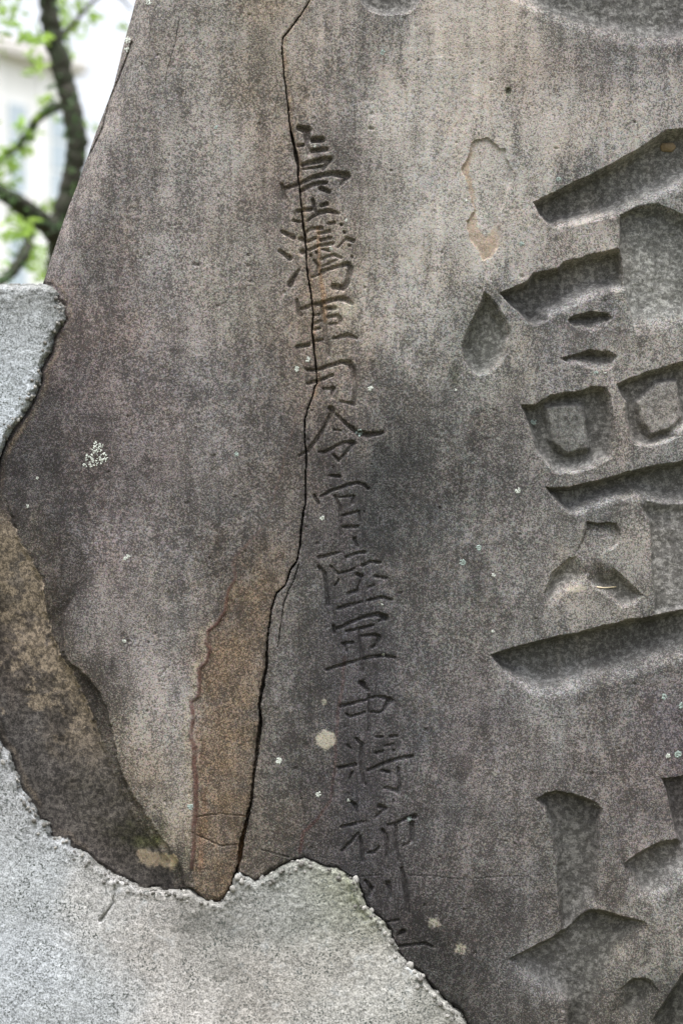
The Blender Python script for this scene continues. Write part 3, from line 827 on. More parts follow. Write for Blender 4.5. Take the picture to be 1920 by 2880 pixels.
# ------------------------------------------------------------------ stains on the stone
def R3(r, g, b): return srgb(r, g, b)
CT = [ # u, v, sRGB seen
 (420, 60, 128, 120, 110), (380, 260, 124, 116, 108), (600, 120, 134, 126, 114), (620, 380, 138, 131, 122), (480, 620, 134, 126, 119),
 (330, 520, 120, 112, 106), (250, 700, 110, 101, 96), (640, 800, 132, 124, 112), (500, 880, 128, 119, 115), (330, 900, 114, 101, 97),
 (220, 900, 106, 92, 87), (720, 230, 132, 119, 99), (760, 60, 139, 123, 98), (900, 90, 142, 132, 120), (1000, 200, 126, 118, 108),
 (960, 420, 116, 108, 100), (1090, 560, 132, 126, 116), (1130, 330, 160, 153, 140), (1230, 200, 172, 163, 147), (1280, 60, 172, 160, 142),
 (1460, 120, 164, 151, 133), (1560, 200, 138, 127, 115), (1700, 190, 118, 112, 108), (1850, 190, 112, 108, 106), (1620, 330, 160, 150, 136),
 (1760, 330, 160, 152, 140), (1880, 300, 146, 138, 128), (1480, 420, 166, 158, 144), (1250, 480, 172, 165, 151), (1200, 700, 164, 158, 145),
 (1280, 620, 170, 164, 150), (1450, 680, 166, 158, 144), (1560, 700, 142, 134, 124), (1650, 680, 156, 146, 131), (1120, 850, 146, 140, 130),
 (1240, 900, 146, 141, 130), (1450, 960, 138, 133, 122), (1560, 960, 114, 110, 108), (1640, 960, 116, 113, 108), (1240, 1060, 118, 116, 108),
 (1440, 1080, 116, 113, 104), (1740, 1060, 134, 127, 116), (1740, 1200, 138, 128, 116), (1000, 1050, 116, 108, 100), (1100, 1100, 92, 90, 85),
 (1200, 1180, 90, 89, 84), (1100, 1320, 66, 67, 66), (1080, 1450, 70, 71, 71), (1200, 1500, 84, 84, 82), (1350, 1350, 92, 90, 86),
 (1450, 1250, 102, 98, 94), (1420, 1500, 112, 108, 103), (1330, 1560, 110, 106, 101), (1700, 1620, 140, 132, 120), (1780, 1560, 148, 140, 126),
 (1650, 1720, 138, 131, 119), (1900, 1560, 130, 125, 119), (1450, 1720, 116, 112, 106), (1300, 1720, 106, 103, 98), (1150, 1700, 92, 90, 89), (1230, 1900, 100, 96, 94),
 (1080, 1850, 74, 72, 76), (980, 1750, 68, 66, 72), (900, 1850, 76, 74, 76), (1000, 2000, 74, 71, 76), (1000, 2200, 70, 68, 74),
 (1100, 2100, 84, 81, 83), (1200, 2250, 98, 93, 92), (1080, 2350, 76, 72, 74), (1050, 2500, 62, 59, 62), (1200, 2450, 86, 81, 80),
 (1160, 2660, 62, 59, 58), (1300, 2600, 86, 81, 78), (1400, 2400, 104, 98, 94), (1450, 2150, 112, 105, 101), (1350, 2000, 106, 99, 99),
 (1250, 2750, 68, 66, 62), (1400, 2780, 78, 74, 70), (1500, 2850, 92, 87, 80), (1600, 2100, 112, 104, 99), (1780, 2100, 110, 102, 99),
 (1860, 2100, 100, 90, 94), (1750, 2250, 114, 105, 101), (1800, 2330, 118, 107, 102), (1720, 2450, 116, 108, 100), (1480, 2550, 94, 88, 84), (1660, 2200, 110, 103, 99),
 (1560, 2700, 112, 108, 104), (1800, 2680, 116, 111, 99), (1700, 2800, 92, 88, 78), (1890, 2600, 128, 122, 110),
 (560, 1050, 124, 116, 112), (700, 1050, 112, 104, 98), (760, 1180, 98, 92, 88), (600, 1200, 118, 110, 106), (480, 1150, 112, 104, 103),
 (380, 1150, 116, 102, 99), (200, 1100, 96, 84, 84), (120, 1250, 72, 68, 69), (250, 1250, 96, 84, 82), (400, 1330, 106, 96, 95), (80, 1400, 70, 67, 68),
 (180, 1400, 82, 75, 74), (300, 1480, 122, 109, 107), (450, 1480, 108, 101, 98), (600, 1450, 104, 98, 94), (700, 1400, 106, 99, 93),
 (780, 1450, 106, 97, 88), (920, 1300, 84, 79, 78), (920, 1500, 80, 76, 77), (880, 1650, 94, 90, 85), (820, 1750, 102, 98, 92),
 (280, 1620, 124, 110, 107), (250, 1750, 124, 115, 110), (350, 1750, 122, 112, 106), (480, 1700, 122, 115, 108), (420, 1900, 136, 127, 121),
 (500, 2000, 146, 138, 131), (400, 2080, 142, 130, 114), (520, 2200, 148, 139, 124), (380, 2180, 136, 119, 95), (480, 2280, 142, 128, 105),
 (500, 2420, 98, 91, 74), (180, 1560, 78, 73, 73), (160, 1680, 74, 70, 71), (200, 1600, 76, 72, 73), (150, 1790, 72, 68, 64),
 (60, 1560, 122, 108, 82), (30, 1640, 120, 106, 80), (90, 1680, 142, 120, 86), (90, 1800, 128, 106, 76), (30, 1820, 92, 80, 64), (60, 1930, 96, 84, 68),
 (180, 1960, 118, 101, 70), (230, 2060, 128, 108, 74), (80, 2060, 90, 86, 79), (160, 2130, 84, 79, 73), (260, 2160, 94, 88, 72), (320, 2260, 92, 87, 70),
 (100, 2200, 82, 76, 64), (200, 2280, 96, 88, 76), (280, 2360, 104, 93, 78), (360, 2440, 86, 78, 62), (430, 2480, 76, 70, 58), (270, 1960, 76, 70, 64),
 (620, 1800, 112, 94, 78), (680, 1650, 100, 88, 76), (720, 1550, 96, 87, 77), (640, 2000, 122, 102, 80), (660, 1880, 118, 99, 80), (600, 2120, 116, 94, 68),
 (640, 2250, 118, 96, 70), (600, 2300, 122, 98, 74), (650, 2120, 112, 96, 76), (600, 2430, 108, 92, 72), (690, 2030, 96, 86, 72), (580, 2500, 94, 82, 66), (640, 2380, 108, 95, 78),
 (790, 1900, 100, 97, 93), (770, 2050, 98, 94, 89), (860, 2000, 82, 78, 76), (780, 2200, 92, 87, 79), (850, 2150, 84, 79, 74), (760, 2350, 96, 88, 73),
 (840, 2300, 92, 81, 70), (900, 2380, 80, 75, 74), (930, 2300, 78, 74, 77), (980, 2420, 66, 63, 66), (720, 2250, 104, 96, 84),
 (780, 400, 128, 114, 98), (860, 760, 138, 119, 96), (900, 700, 142, 126, 106), (820, 560, 120, 107, 96), (790, 800, 110, 100, 92), (740, 760, 120, 114, 104),
 (900, 860, 146, 124, 95), (960, 950, 144, 130, 111), (860, 980, 124, 106, 86), (820, 1000, 112, 100, 88), (740, 900, 122, 113, 97), (880, 1100, 110, 95, 80), (960, 1130, 122, 107, 92),
 (920, 1220, 88, 82, 78), (1010, 760, 146, 134, 117), (1100, 720, 148, 142, 130), (840, 1330, 96, 86, 77),
 (1700, 520, 120, 118, 112), (1880, 480, 118, 117, 112), (1600, 590, 100, 99, 95), (1850, 780, 138, 137, 128), (1860, 640, 96, 97, 90), (1480, 860, 96, 95, 94), (1640, 790, 112, 110, 108),
 (1365, 960, 112, 114, 104), (1560, 1200, 118, 116, 108), (1690, 1200, 94, 94, 90), (1850, 1120, 128, 122, 113), (1640, 1410, 118, 117, 114), (1850, 1360, 112, 111, 106),
 (1700, 1520, 96, 96, 90), (1760, 1660, 112, 110, 102), (1560, 1870, 98, 97, 94), (1740, 1830, 104, 102, 98), (1540, 1950, 128, 127, 124), (1620, 2350, 100, 97, 90), (1620, 2480, 96, 93, 86), (1850, 2480, 128, 124, 118),
 (1500, 2740, 116, 114, 112), (1640, 2680, 100, 97, 88), (1880, 2850, 84, 82, 72), (1600, 40, 112, 110, 104), (1800, 60, 110, 108, 102), (1100, 10, 114, 110, 104),
]
ct = np.array(CT, float)
lin = np.array([R3(*c[2:]) for c in CT])
DU = U + fbm(U, V, 90, 5, 1, 0.6) * 46
DV = V + fbm(U, V, 140, 5, 5, 0.6) * 60 + fbm(U, V * 0.12, 34, 5, 3, 0.7) * 120
num = np.zeros(U.shape + (3,), np.float32); den = np.zeros(U.shape, np.float32)
for (cu_, cv_), c in zip(ct[:, :2], lin):
    d2 = (DU - cu_) ** 2 + ((DV - cv_) * 0.85) ** 2
    wgt = np.exp(-d2 / (2 * 54.0 ** 2)) + 1e-3 / (1 + d2 / 8000.0) ** 2
    num += wgt[..., None] * c.astype(np.float32)
    den += wgt
A = num / den[..., None]
lum = A.mean(-1, keepdims=True)
A = (lum + (A - lum) * 0.48) * np.array([0.982, 1.0, 1.045], np.float32)

def blend(mask, col):
    global A
    A = A * (1 - mask[..., None]) + mask[..., None] * np.asarray(col, np.float32)

# rain streaks
st = fbm(U, V * 0.10, 26, 4, 2, 0.6)
A *= (1 + 0.24 * st * smooth01((1500 - V) / 700) + 0.10 * st)[..., None]
# blotches of dark film
bl = fbm(U, V, 70, 5, 6, 0.62)
A *= (1.03 - 0.24 * smooth01((bl - 0.05) / 0.35) * (0.35 + 0.65 * smooth01((V - 600) / 700)))[..., None]

def line_mask(pts, soft=2.5, grow=1.0, wob=3.0):
    m = np.zeros_like(U)
    w = window(pts, 30)
    uu = U[w] + fbm(U[w], V[w], 26, 3, 2) * wob; vv_ = V[w] + fbm(U[w], V[w], 26, 3, 3) * wob
    best = np.zeros(uu.shape, np.float32)
    for a, b in zip(pts[:-1], pts[1:]):
        d, t = seg_dist(uu, vv_, a, b)
        hw = (a[2] + (b[2] - a[2]) * t) * grow
        best = np.maximum(best, smooth01((hw + soft - d) / (2 * soft)))
    m[w] = best
    return m
# brown slab between the vein and the crack
brown = in_poly(WU, WV, [(p[0], p[1]) for p in VEIN if p[1] > 1440] + [(560, 2560), (660, 2560)] + [(p[0], p[1]) for p in CRACK[::-1] if p[1] > 1440]).astype(np.float32)
bn = (0.55 + 0.9 * fbm(U, V, 60, 6, 2, 0.68)).clip(0.05, 1) * smooth01((V - 1440) / 260)
blend(brown * bn * 0.62, srgb(118, 101, 80))
rustv = line_mask([(p[0] + 22, p[1], 12) for p in VEIN if p[1] > 2050], 10)
blend(rustv * brown * 0.4 * (0.4 + fbm(U, V * 0.2, 14, 4, 2, 0.7)).clip(0, 1), srgb(122, 86, 60))
# iron veins
vm = line_mask(VEIN)
blend(vm * (0.8 + 0.8 * fbm(U, V, 18, 4, 3, 0.7)).clip(0.4, 1) * (0.25 + 0.6 * smooth01((V - 1480) / 300)), srgb(90, 62, 57))
blend(line_mask(VEIN2) * (0.35 + 0.25 * smooth01((V - 2200) / 150)), srgb(80, 56, 54))
# pale rim left of the vein
pale = line_mask([(p[0] - 16, p[1], 9) for p in VEIN if p[1] > 1750], 7)
blend(pale * 0.22 * (1 - vm), srgb(166, 158, 138))
# rust either side of the crack
rust = line_mask([(p[0] + 5, p[1], 6) for p in CRACK if p[1] < 1120], 6)
blend(rust * 0.45 * (0.5 + 0.5 * fbm(U, V, 40, 3, 1)).clip(0, 1), srgb(142, 114, 80))
rust2 = line_mask([(894, 640, 5), (898, 740, 5), (908, 830, 6), (914, 900, 6)], 5)
blend(rust2 * 0.5, srgb(136, 106, 72))
rust3 = line_mask([(690, 2260, 6), (676, 2360, 9), (668, 2440, 9)], 4)
blend(rust3 * 0.6 * crack_mask, srgb(120, 84, 44))
# scar
blend(scar_rim * 0.6 * smooth01((1400 - U + (V - 600) * 0.3) / 40), srgb(164, 146, 126))

def ell(u0, v0, a, b, soft=0.35, nz=0.3, ns=20, seed=0):
    m = np.zeros_like(U)
    w = window([(u0, v0)], max(a, b) * 1.9)
    if not w: return m
    d = np.hypot((U[w] - u0) / a, (V[w] - v0) / b) + fbm(U[w], V[w], ns, 3, seed) * nz
    m[w] = smooth01((1 + soft - d) / (2 * soft))
    return m
smooth_mask = np.zeros_like(U)
for e in ((916, 2080, 27, 28, .2, .32, 12), (911, 1974, 9, 9, .3, .3, 8), (975, 868, 30, 24, .3, .5, 20), (1295, 2668, 15, 15, .5, .8, 8),
          (1221, 2596, 14, 13, .5, .8, 8), (1621, 1655, 24, 11, .3, .3, 12)):
    m = ell(*e)
    big = 0.72 if e[0] in (916,) else 0.5
    blend(m * big, srgb(178, 174, 160)); smooth_mask = np.maximum(smooth_mask, m * 0.3 * big)
for e in ((438, 2420, 40, 17, .3, .7, 16), (488, 2425, 14, 22, .3, .7, 14), (405, 2400, 20, 12, .3, .4, 18)):
    m = ell(*e)
    blend(m * 0.85, srgb(184, 172, 144)); smooth_mask = np.maximum(smooth_mask, m * 0.55)
m = ell(385, 2340, 85, 36, .6, .6, 36) * (0.55 + 0.9 * fbm(U, V, 22, 5, 1, 0.75)).clip(0, 1)
blend(m * 0.8, srgb(50, 55, 24))
m = ell(420, 2368, 40, 16, .6, .5, 20)
blend(m * 0.45, srgb(84, 94, 36))
m = ell(1277, 1055, 14, 34, .6, .3, 14); blend(m * 0.6, srgb(70, 74, 62))
m = ell(1457, 375, 11, 70, .6, .3, 20); blend(m * 0.5, srgb(104, 100, 98))
m = ell(1428, 257, 9, 14, .3, .1, 10); blend(m * 0.8, srgb(82, 86, 72))
# recessed left flank: a dark band, then tan sandstone showing through broken film
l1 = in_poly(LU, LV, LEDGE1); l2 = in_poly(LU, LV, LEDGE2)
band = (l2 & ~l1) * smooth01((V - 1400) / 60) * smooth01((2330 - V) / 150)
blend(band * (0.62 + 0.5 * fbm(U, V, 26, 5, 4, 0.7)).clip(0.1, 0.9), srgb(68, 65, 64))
dl1 = np.where(l1, poly_line_dist(LU, LV, LEDGE1[:-2]), 0)
tn = fbm(U, V, 46, 6, 3, 0.72)
tan = smooth01((tn + 0.34 - dl1 / 330) / 0.16) * l1 * smooth01((V - 1420) / 90) * smooth01((2180 - V) / 220)
blend(tan * 0.7, srgb(152, 139, 117))
lum = A.mean(-1, keepdims=True)
A = np.where(l1[..., None], lum + (A - lum) * 0.8, A) * np.where(l1[..., None], np.array([1.03, 0.99, 1.0], np.float32), 1)
blend((1 - tan) * l1 * 0.10 * smooth01((V - 1500) / 120) * smooth01((2480 - V) / 100), srgb(62, 58, 52))
# clean rim where the stone meets the concrete
rim = smooth01(1 - np.abs(sdf_s + 14) / 12) * (0.4 + 0.6 * fbm(U, V, 90, 2, 2)).clip(0, 1)
blend(rim * 0.45 * (U < 250), srgb(136, 122, 104))

ALB = 0.56
A = np.clip(A * ALB, 0.012, 0.8)
Wm = np.stack([mott * 0.88, np.clip(1.0 - smooth_mask - 0.45 * vm - 0.4 * scar_rim, 0.15, 1), np.clip(l1 * 0.9 * smooth01((V - 1430) / 80) * (1 - 1.5 * smooth_mask), 0, 1)], -1)

# ------------------------------------------------------------------ build the stone
stone = empty('memorial_stone', (0, 0.2, 0))
tag(stone, 'tall weathered sandstone boulder carved with characters and split by a long crack', 'memorial stone')
vid = np.arange(nx * ny).reshape(ny, nx)
quads = np.stack([vid[:-1, :-1], vid[1:, :-1], vid[1:, 1:], vid[:-1, 1:]], -1)
pq = part
fp = np.maximum(np.maximum(pq[:-1, :-1], pq[1:, :-1]), np.maximum(pq[1:, 1:], pq[:-1, 1:]))
flatv = verts.reshape(-1, 3); flatA = A.reshape(-1, 3); flatW = Wm.reshape(-1, 3)
quads = quads.reshape(-1, 4); fp = fp.reshape(-1)
NAMES = {0: ('rock_face', None), 300: ('crack', 'long dark crack running down the stone'), 200: ('flake_scar', 'shallow flaked patch with tan rim'),
         101: ('carved_character', 'large deep cut character with rain strokes and mouth squares'),
         102: ('carved_character', 'large deep cut character low on the stone, partly cut off'),
         103: ('carved_character', 'lower ends of large strokes at the top of the stone')}
for i in range(len(SMALL)):
    NAMES[1 + i] = ('inscribed_character', None)
def submesh(name, q):
    u_, inv = np.unique(q.ravel(), return_inverse=True)
    me = np_mesh(name, flatv[u_], inv.reshape(-1, 4))
    set_color(me, 'stain', flatA[u_]); set_color(me, 'wear', flatW[u_])
    me.materials.append(M_STONE)
    return me
for pid in np.unique(fp):
    nm, lb = NAMES[int(pid)]
    o = bpy.data.objects.new(nm, submesh(nm, quads[fp == pid]))
    C.objects.link(o); child(o, stone)
    if lb: o['label'] = lb
# flanks and back: carry the border of the face back and close it
loop = np.concatenate([vid[0, :], vid[1:, -1], vid[-1, -2::-1], vid[-2:0:-1, 0]])
b0 = flatv[loop]
cx, cz = 0.25, 1.3
rings = [b0]
cols_a = [flatA[loop]]
for yb, sc in ((0.035, 1.004), (0.10, 1.006), (0.22, 1.0), (0.36, 0.97), (0.47, 0.91), (0.53, 0.80), (0.55, 0.3)):
    q = b0.copy()
    q[:, 0] = cx + (b0[:, 0] - cx) * sc + 0.006 * fbm(b0[:, 2] * 900, np.full(len(b0), yb * 900), 80, 3, 2)
    q[:, 2] = np.maximum(cz + (b0[:, 2] - cz) * sc, 0.002)
    q[:, 1] = b0[:, 1] + yb
    rings.append(q); cols_a.append(flatA[loop] * 0.9)
bv = np.concatenate(rings); L = len(loop)
bq = []
ii = np.arange(L); jj = (ii + 1) % L
for k in range(len(rings) - 1):
    bq.append(np.stack([k * L + ii, k * L + jj, (k + 1) * L + jj, (k + 1) * L + ii], -1))
bq = np.concatenate(bq)
cen = len(bv)
bme = np_mesh('flank', bv, bq)
set_color(bme, 'stain', np.concatenate(cols_a))
set_color(bme, 'wear', np.tile(np.array([[0, 1, 0]], np.float32), (len(bv), 1)))
bme.materials.append(M_STONE)
bm = bmesh.new(); bm.from_mesh(bme)
bm.verts.ensure_lookup_table()
last = [bm.verts[(len(rings) - 1) * L + i] for i in range(L)]
try:
    bm.faces.new(last)
except Exception: pass
bmesh.ops.recalc_face_normals(bm, faces=bm.faces)
bm.to_mesh(bme); bm.free()
o = bpy.data.objects.new('flank', bme); C.objects.link(o); child(o, stone)

def face_y(u, v):
    r = min(max(int(np.searchsorted(rows, v)), 0), ny - 1)
    c = int(np.argmin(np.abs(U[r] - u)))
    return float(Y[r, c])
def on_face(u, v, out=0.0):
    y = face_y(u, v)
    p = P(u, v, y - out)
    return p

# lichen crusts
LICHEN = [(1010, 1217, 10, 1), (665, 1278, 6, 1), (1345, 1540, 8, 1), (1300, 1582, 8, 1), (607, 358, 5, 1), (1075, 147, 7, 1),
          (1570, 504, 6, 1), (1466, 685, 6, 1), (1675, 1049, 5, 1), (1500, 1186, 8, 1), (1866, 1960, 8, 1), (1387, 1618, 5, 0),
          (535, 2270, 8, 1), (785, 2140, 9, 0), (895, 2234, 7, 0), (1150, 2303, 6, 1), (866, 1011, 7, 0), (835, 1037, 7, 0),
          (1041, 1092, 7, 0), (360, 113, 9, 0), (358, 140, 7, 0), (418, 4, 9, 0), (906, 1457, 6, 0), (360, 1565, 6, 0), (352, 1572, 5, 0),
          (350, 1803, 5, 0), (885, 412, 4, 0), (973, 620, 4, 0), (928, 700, 6, 0), (1078, 1840, 4, 0), (980, 2251, 4, 0), (1280, 1097, 3, 0),
          (106, 1345, 3, 0), (78, 1424, 4, 0), (1700, 1049, 3, 0), (1915, 1985, 8, 1), (1877, 2127, 6, 0), (1905, 2122, 9, 1), (1385, 1775, 4, 0),
          (1455, 1380, 7, 0), (1074, 1700, 3, 0), (1310, 565, 3, 0), (1672, 2264, 4, 0)]
def lichen(u, v, r, kind, spots=None):
    bm = bmesh.new()
    if spots is None:
        spots = []
        n = 10 + int(r * 2.2)
        for k in range(n):
            a = random.uniform(0, 6.28); q = r * math.sqrt(random.random())
            spots.append((u + q * math.cos(a), v + q * math.sin(a), random.uniform(0.10, 0.30) * r + 0.6))
    c0 = on_face(u, v)
    for (a, b_, rr) in spots:
        c = on_face(a, b_) - c0
        mt = Matrix.Translation(c) @ Matrix.Diagonal((rr * S, 0.0006, rr * S * random.uniform(.7, 1.2), 1))
        bmesh.ops.create_icosphere(bm, subdivisions=1, radius=1, matrix=mt)
    for q in bm.verts:
        q.co += Vector((random.uniform(-1, 1), random.uniform(-.3, .3), random.uniform(-1, 1))) * 0.0006
    me = bpy.data.meshes.new('lichen_patch'); bm.to_mesh(me); bm.free()
    me.polygons.foreach_set('use_smooth', np.ones(len(me.polygons), bool))
    me.materials.append(M_LICHEN_B if kind else M_LICHEN)
    o = bpy.data.objects.new('lichen_patch', me); o.location = c0
    C.objects.link(o); child(o, stone)
for l in LICHEN: lichen(*l)
# the large rosette
spots = []
for (lx, ly, lr, n) in ((840, 1490, 45, 26), (890, 1500, 35, 16), (855, 1530, 45, 22), (790, 1600, 45, 30), (820, 1640, 40, 20), (910, 1590, 42, 26), (880, 1620, 30, 12), (755, 1655, 20, 7), (770, 1580, 20, 6)):
    for k in range(n):
        a = random.uniform(0, 6.28); q = lr * math.sqrt(random.random())
        spots.append((0 + (lx + q * math.cos(a)) * 0.3189, 780 + (ly + q * math.sin(a)) * 0.3189, random.uniform(1.2, 3.2)))
lichen(267, 1280, 10, 0, spots)

# mud nodule and straw stuck in the large strokes
bm = bmesh.new()
bmesh.ops.create_icosphere(bm, subdivisions=3, radius=1)
for q in bm.verts:
    n_ = q.co.copy()
    q.co *= 1 + 0.12 * math.sin(5 * n_.x + 2) * math.cos(4 * n_.z) - 0.25 * max(0, 1 - abs(n_.x * 1.0 - n_.z * .35) * 4) * max(0, -n_.y)
    q.co = Vector((q.co.x * 22 * S, q.co.y * 0.008, q.co.z * 14 * S))
me = bpy.data.meshes.new('mud_nodule'); bm.to_mesh(me); bm.free()
me.polygons.foreach_set('use_smooth', np.ones(len(me.polygons), bool)); me.materials.append(M_NODULE)
o = bpy.data.objects.new('mud_nodule', me); o.location = on_face(1876, 414, 0.001); C.objects.link(o); child(o, stone)
def tube(name, pts, rad, mat, sides=6, parent=None, rads=None):
    bm = bmesh.new()
    prev = None
    n = len(pts)
    for i, p in enumerate(pts):
        t = (pts[min(i + 1, n - 1)] - pts[max(i - 1, 0)]).normalized()
        a = t.cross(Vector((0, 1, 0.13))).normalized(); b_ = t.cross(a)
        r_ = rads[i] if rads else rad
        ring = [bm.verts.new(p + (a * math.cos(6.2832 * k / sides) + b_ * math.sin(6.2832 * k / sides)) * r_) for k in range(sides)]
        if prev:
            for k in range(sides):
                bm.faces.new((prev[k], prev[(k + 1) % sides], ring[(k + 1) % sides], ring[k]))
        else: bm.faces.new(ring[::-1])
        prev = ring
    bm.faces.new(prev)
    bmesh.ops.recalc_face_normals(bm, faces=bm.faces)
    me = bpy.data.meshes.new(name); bm.to_mesh(me); bm.free()
    me.polygons.foreach_set('use_smooth', np.ones(len(me.polygons), bool))
    me.materials.append(mat)
    o = bpy.data.objects.new(name, me); C.objects.link(o)
    if parent: child(o, parent)
    return o
st_o = tube('straw', [on_face(1677, 1651, .001), on_face(1695, 1653, .0016), on_face(1714, 1652, .0016), on_face(1731, 1650, .001)], 0.0011, M_TWIG, 5)
tag(st_o, 'thin pale straw lying in a carved hollow of the stone', 'straw')

# ------------------------------------------------------------------ concrete base
cs = 3.0
cu_ = np.concatenate([np.arange(-620, -30, 16.0), np.arange(-30, 1380, cs), np.arange(1380, 2000, 16.0)])
cv_ = np.concatenate([np.arange(770, 2900, cs), np.arange(2900, 3362, 14.0), [3362.0]])
CU, CV = np.meshgrid(cu_, cv_)
CU = CU.astype(np.float32); CV = CV.astype(np.float32)
jag = fbm(CU, CV, 30, 4, 2, 0.6) * 7 + vnoise(CU, CV, 9, 4) * 2.2
sdf = conc_sdf(CU, CV)
topflat = smooth01((818 - CV) / 12)
def lumps(u, v, size, seed):
    iu = np.floor(u / size); iv = np.floor(v / size)
    best = np.full(u.shape, 9.0, np.float32)
    tab = _perm[seed]
    for a in (-1, 0, 1):
        for b_ in (-1, 0, 1):
            ju = (iu + a).astype(np.int64); jv = (iv + b_).astype(np.int64)
            ox = tab[jv & 511, ju & 511]; oy = tab[(jv + 77) & 511, (ju + 133) & 511]; rr = 0.6 + 0.7 * tab[(jv + 19) & 511, (ju + 301) & 511]
            d = np.hypot(u / size - ju - ox, v / size - jv - oy) / rr
            best = np.minimum(best, d)
    return np.clip(1 - best * best * 1.3, 0, 1)
crumb = lumps(CU, CV, 13, 6)
sd2 = sdf + jag * (1 - 0.85 * topflat) * np.exp(-np.abs(sdf) / 40) + (crumb - 0.35) * 8 * (0.45 + 0.9 * fbm(CU, CV, 80, 2, 1)).clip(0, 1) * (1 - topflat) * np.exp(-np.abs(sdf) / 16)
gu = np.gradient(sdf, axis=1) / np.gradient(CU, axis=1); gv = np.gradient(sdf, axis=0) / np.gradient(CV, axis=0)
front = -0.012 + 0.030 * smooth01((560 - CU) / 420) * smooth01((CV - 1300) / 600) + 0.012 * smooth01((260 - CU) / 200) * smooth01((1500 - CV) / 200)
front += 0.004 * fbm(CU, CV, 260, 3, 3)
lip = np.exp(-np.clip(sd2, 0, None) / 26)
front += lip * (0.007 * fbm(CU, CV, 24, 3, 6)) + 0.002 * lip
front += 0.0005 * fbm(CU, CV, 14, 3, 1) + 0.0004 * vnoise(CU, CV, 6, 3)
# lumpy grit near the broken edge and on the block
lump = lumps(CU, CV, 15, 3)
lump2 = lumps(CU + 60, CV, 8, 5)
blockm = smooth01((1300 - CV) / 200) * (0.08 + 0.5 * np.clip(fbm(CU, CV, 60, 2, 4), 0, 1))
midm = smooth01((CU - 620) / 60) * smooth01((1120 - CU) / 80) * smooth01((2700 - CV) / 180) * 0.35
amt = np.clip(np.exp(-np.clip(sd2, 0, None) / 17) * (0.75 + 0.6 * fbm(CU, CV, 60, 2, 2)) + blockm + midm, 0, 1)
front -= amt * (0.0048 * lump * (0.55 + 0.9 * fbm(CU, CV, 70, 2, 3)).clip(0.1, 1) + 0.0020 * lump2)
# a hairline in the concrete
def cline(pts, soft):
    best = np.zeros(CU.shape, np.float32)
    uu = CU + vnoise(CU, CV, 12, 2) * 4
    for a, b_ in zip(pts[:-1], pts[1:]):
        d, t = seg_dist(uu, CV, a, b_)
        best = np.maximum(best, smooth01((a[2] + soft - d) / (2 * soft)))
    return best
hair = cline([(326, 2490, 2), (318, 2540, 2), (300, 2570, 4), (282, 2590, 3)], 2)
front += 0.005 * hair
roll = smooth01(1 - sd2 / 20)
back = 0.05
Yc = front + roll ** 1.5 * 0.020
outside = sd2 <= 0
Yc = np.where(outside, 0.06 + 0.03 * smooth01((CV - 1400) / 600), Yc)
topm = outside & (CV < 812)
Yc = np.where(topm, 0.42, Yc)
keep_v = sd2 > -10
near = outside & keep_v
KU = np.where(near, CU - sdf * gu * 0.0, CU)
KV = np.where(topm & keep_v, 797.5 + 1.5 * fbm(CU, CV * 0, 40, 3, 1), CV)
Kk = S * (1 + np.where(topm, 0, Yc) / DIST)
Xc = (KU - 960) * Kk; Zc = np.maximum(ZC + (1440 - KV) * Kk, 0.0)
cvts = np.stack([Xc, Yc, Zc], -1).reshape(-1, 3)
cid = np.arange(CU.size).reshape(CU.shape)
cq = np.stack([cid[:-1, :-1], cid[1:, :-1], cid[1:, 1:], cid[:-1, 1:]], -1).reshape(-1, 4)
kk = keep_v.reshape(-1)[cq].all(1)
cq = cq[kk]
used, inv = np.unique(cq.ravel(), return_inverse=True)
ccol = np.zeros(CU.shape + (3,), np.float32)
CC = [(50, 900, 168, 174, 178), (100, 820, 128, 130, 128), (50, 1120, 186, 194, 200), (40, 2250, 165, 168, 170), (60, 2450, 176, 181, 184), (100, 2700, 182, 188, 193),
      (300, 2560, 180, 180, 178), (250, 2800, 178, 183, 186), (450, 2620, 172, 169, 165), (560, 2560, 138, 137, 133), (620, 2640, 142, 142, 138), (700, 2550, 152, 154, 151),
      (500, 2800, 190, 188, 185), (700, 2750, 178, 175, 170), (850, 2480, 146, 148, 144), (900, 2550, 154, 158, 156), (950, 2480, 146, 148, 130), (1000, 2540, 134, 138, 118),
      (900, 2700, 172, 170, 165), (1000, 2650, 178, 175, 169), (1100, 2760, 178, 178, 174), (1000, 2850, 184, 184, 180), (1200, 2860, 158, 158, 152), (1150, 2740, 168, 168, 162)]
num = np.zeros_like(ccol); den = np.zeros(CU.shape, np.float32)
du_ = CU + fbm(CU, CV, 90, 4, 2) * 50; dv_ = CV + fbm(CU, CV, 90, 4, 4) * 50
for c in CC:
    d2 = (du_ - c[0]) ** 2 + (dv_ - c[1]) ** 2
    wgt = np.exp(-d2 / (2 * 75.0 ** 2)) + 1e-3 / (1 + d2 / 9000.0) ** 2
    num += wgt[..., None] * srgb(*c[2:]).astype(np.float32); den += wgt
ccol = num / den[..., None]
def cblend(m, col):
    global ccol
    ccol = ccol * (1 - m[..., None]) + m[..., None] * np.asarray(col, np.float32)
ccol *= (1 + 0.12 * fbm(CU, CV, 22, 4, 5, 0.7) + 0.14 * fbm(CU, CV * 0.14, 40, 4, 1, 0.6))[..., None]
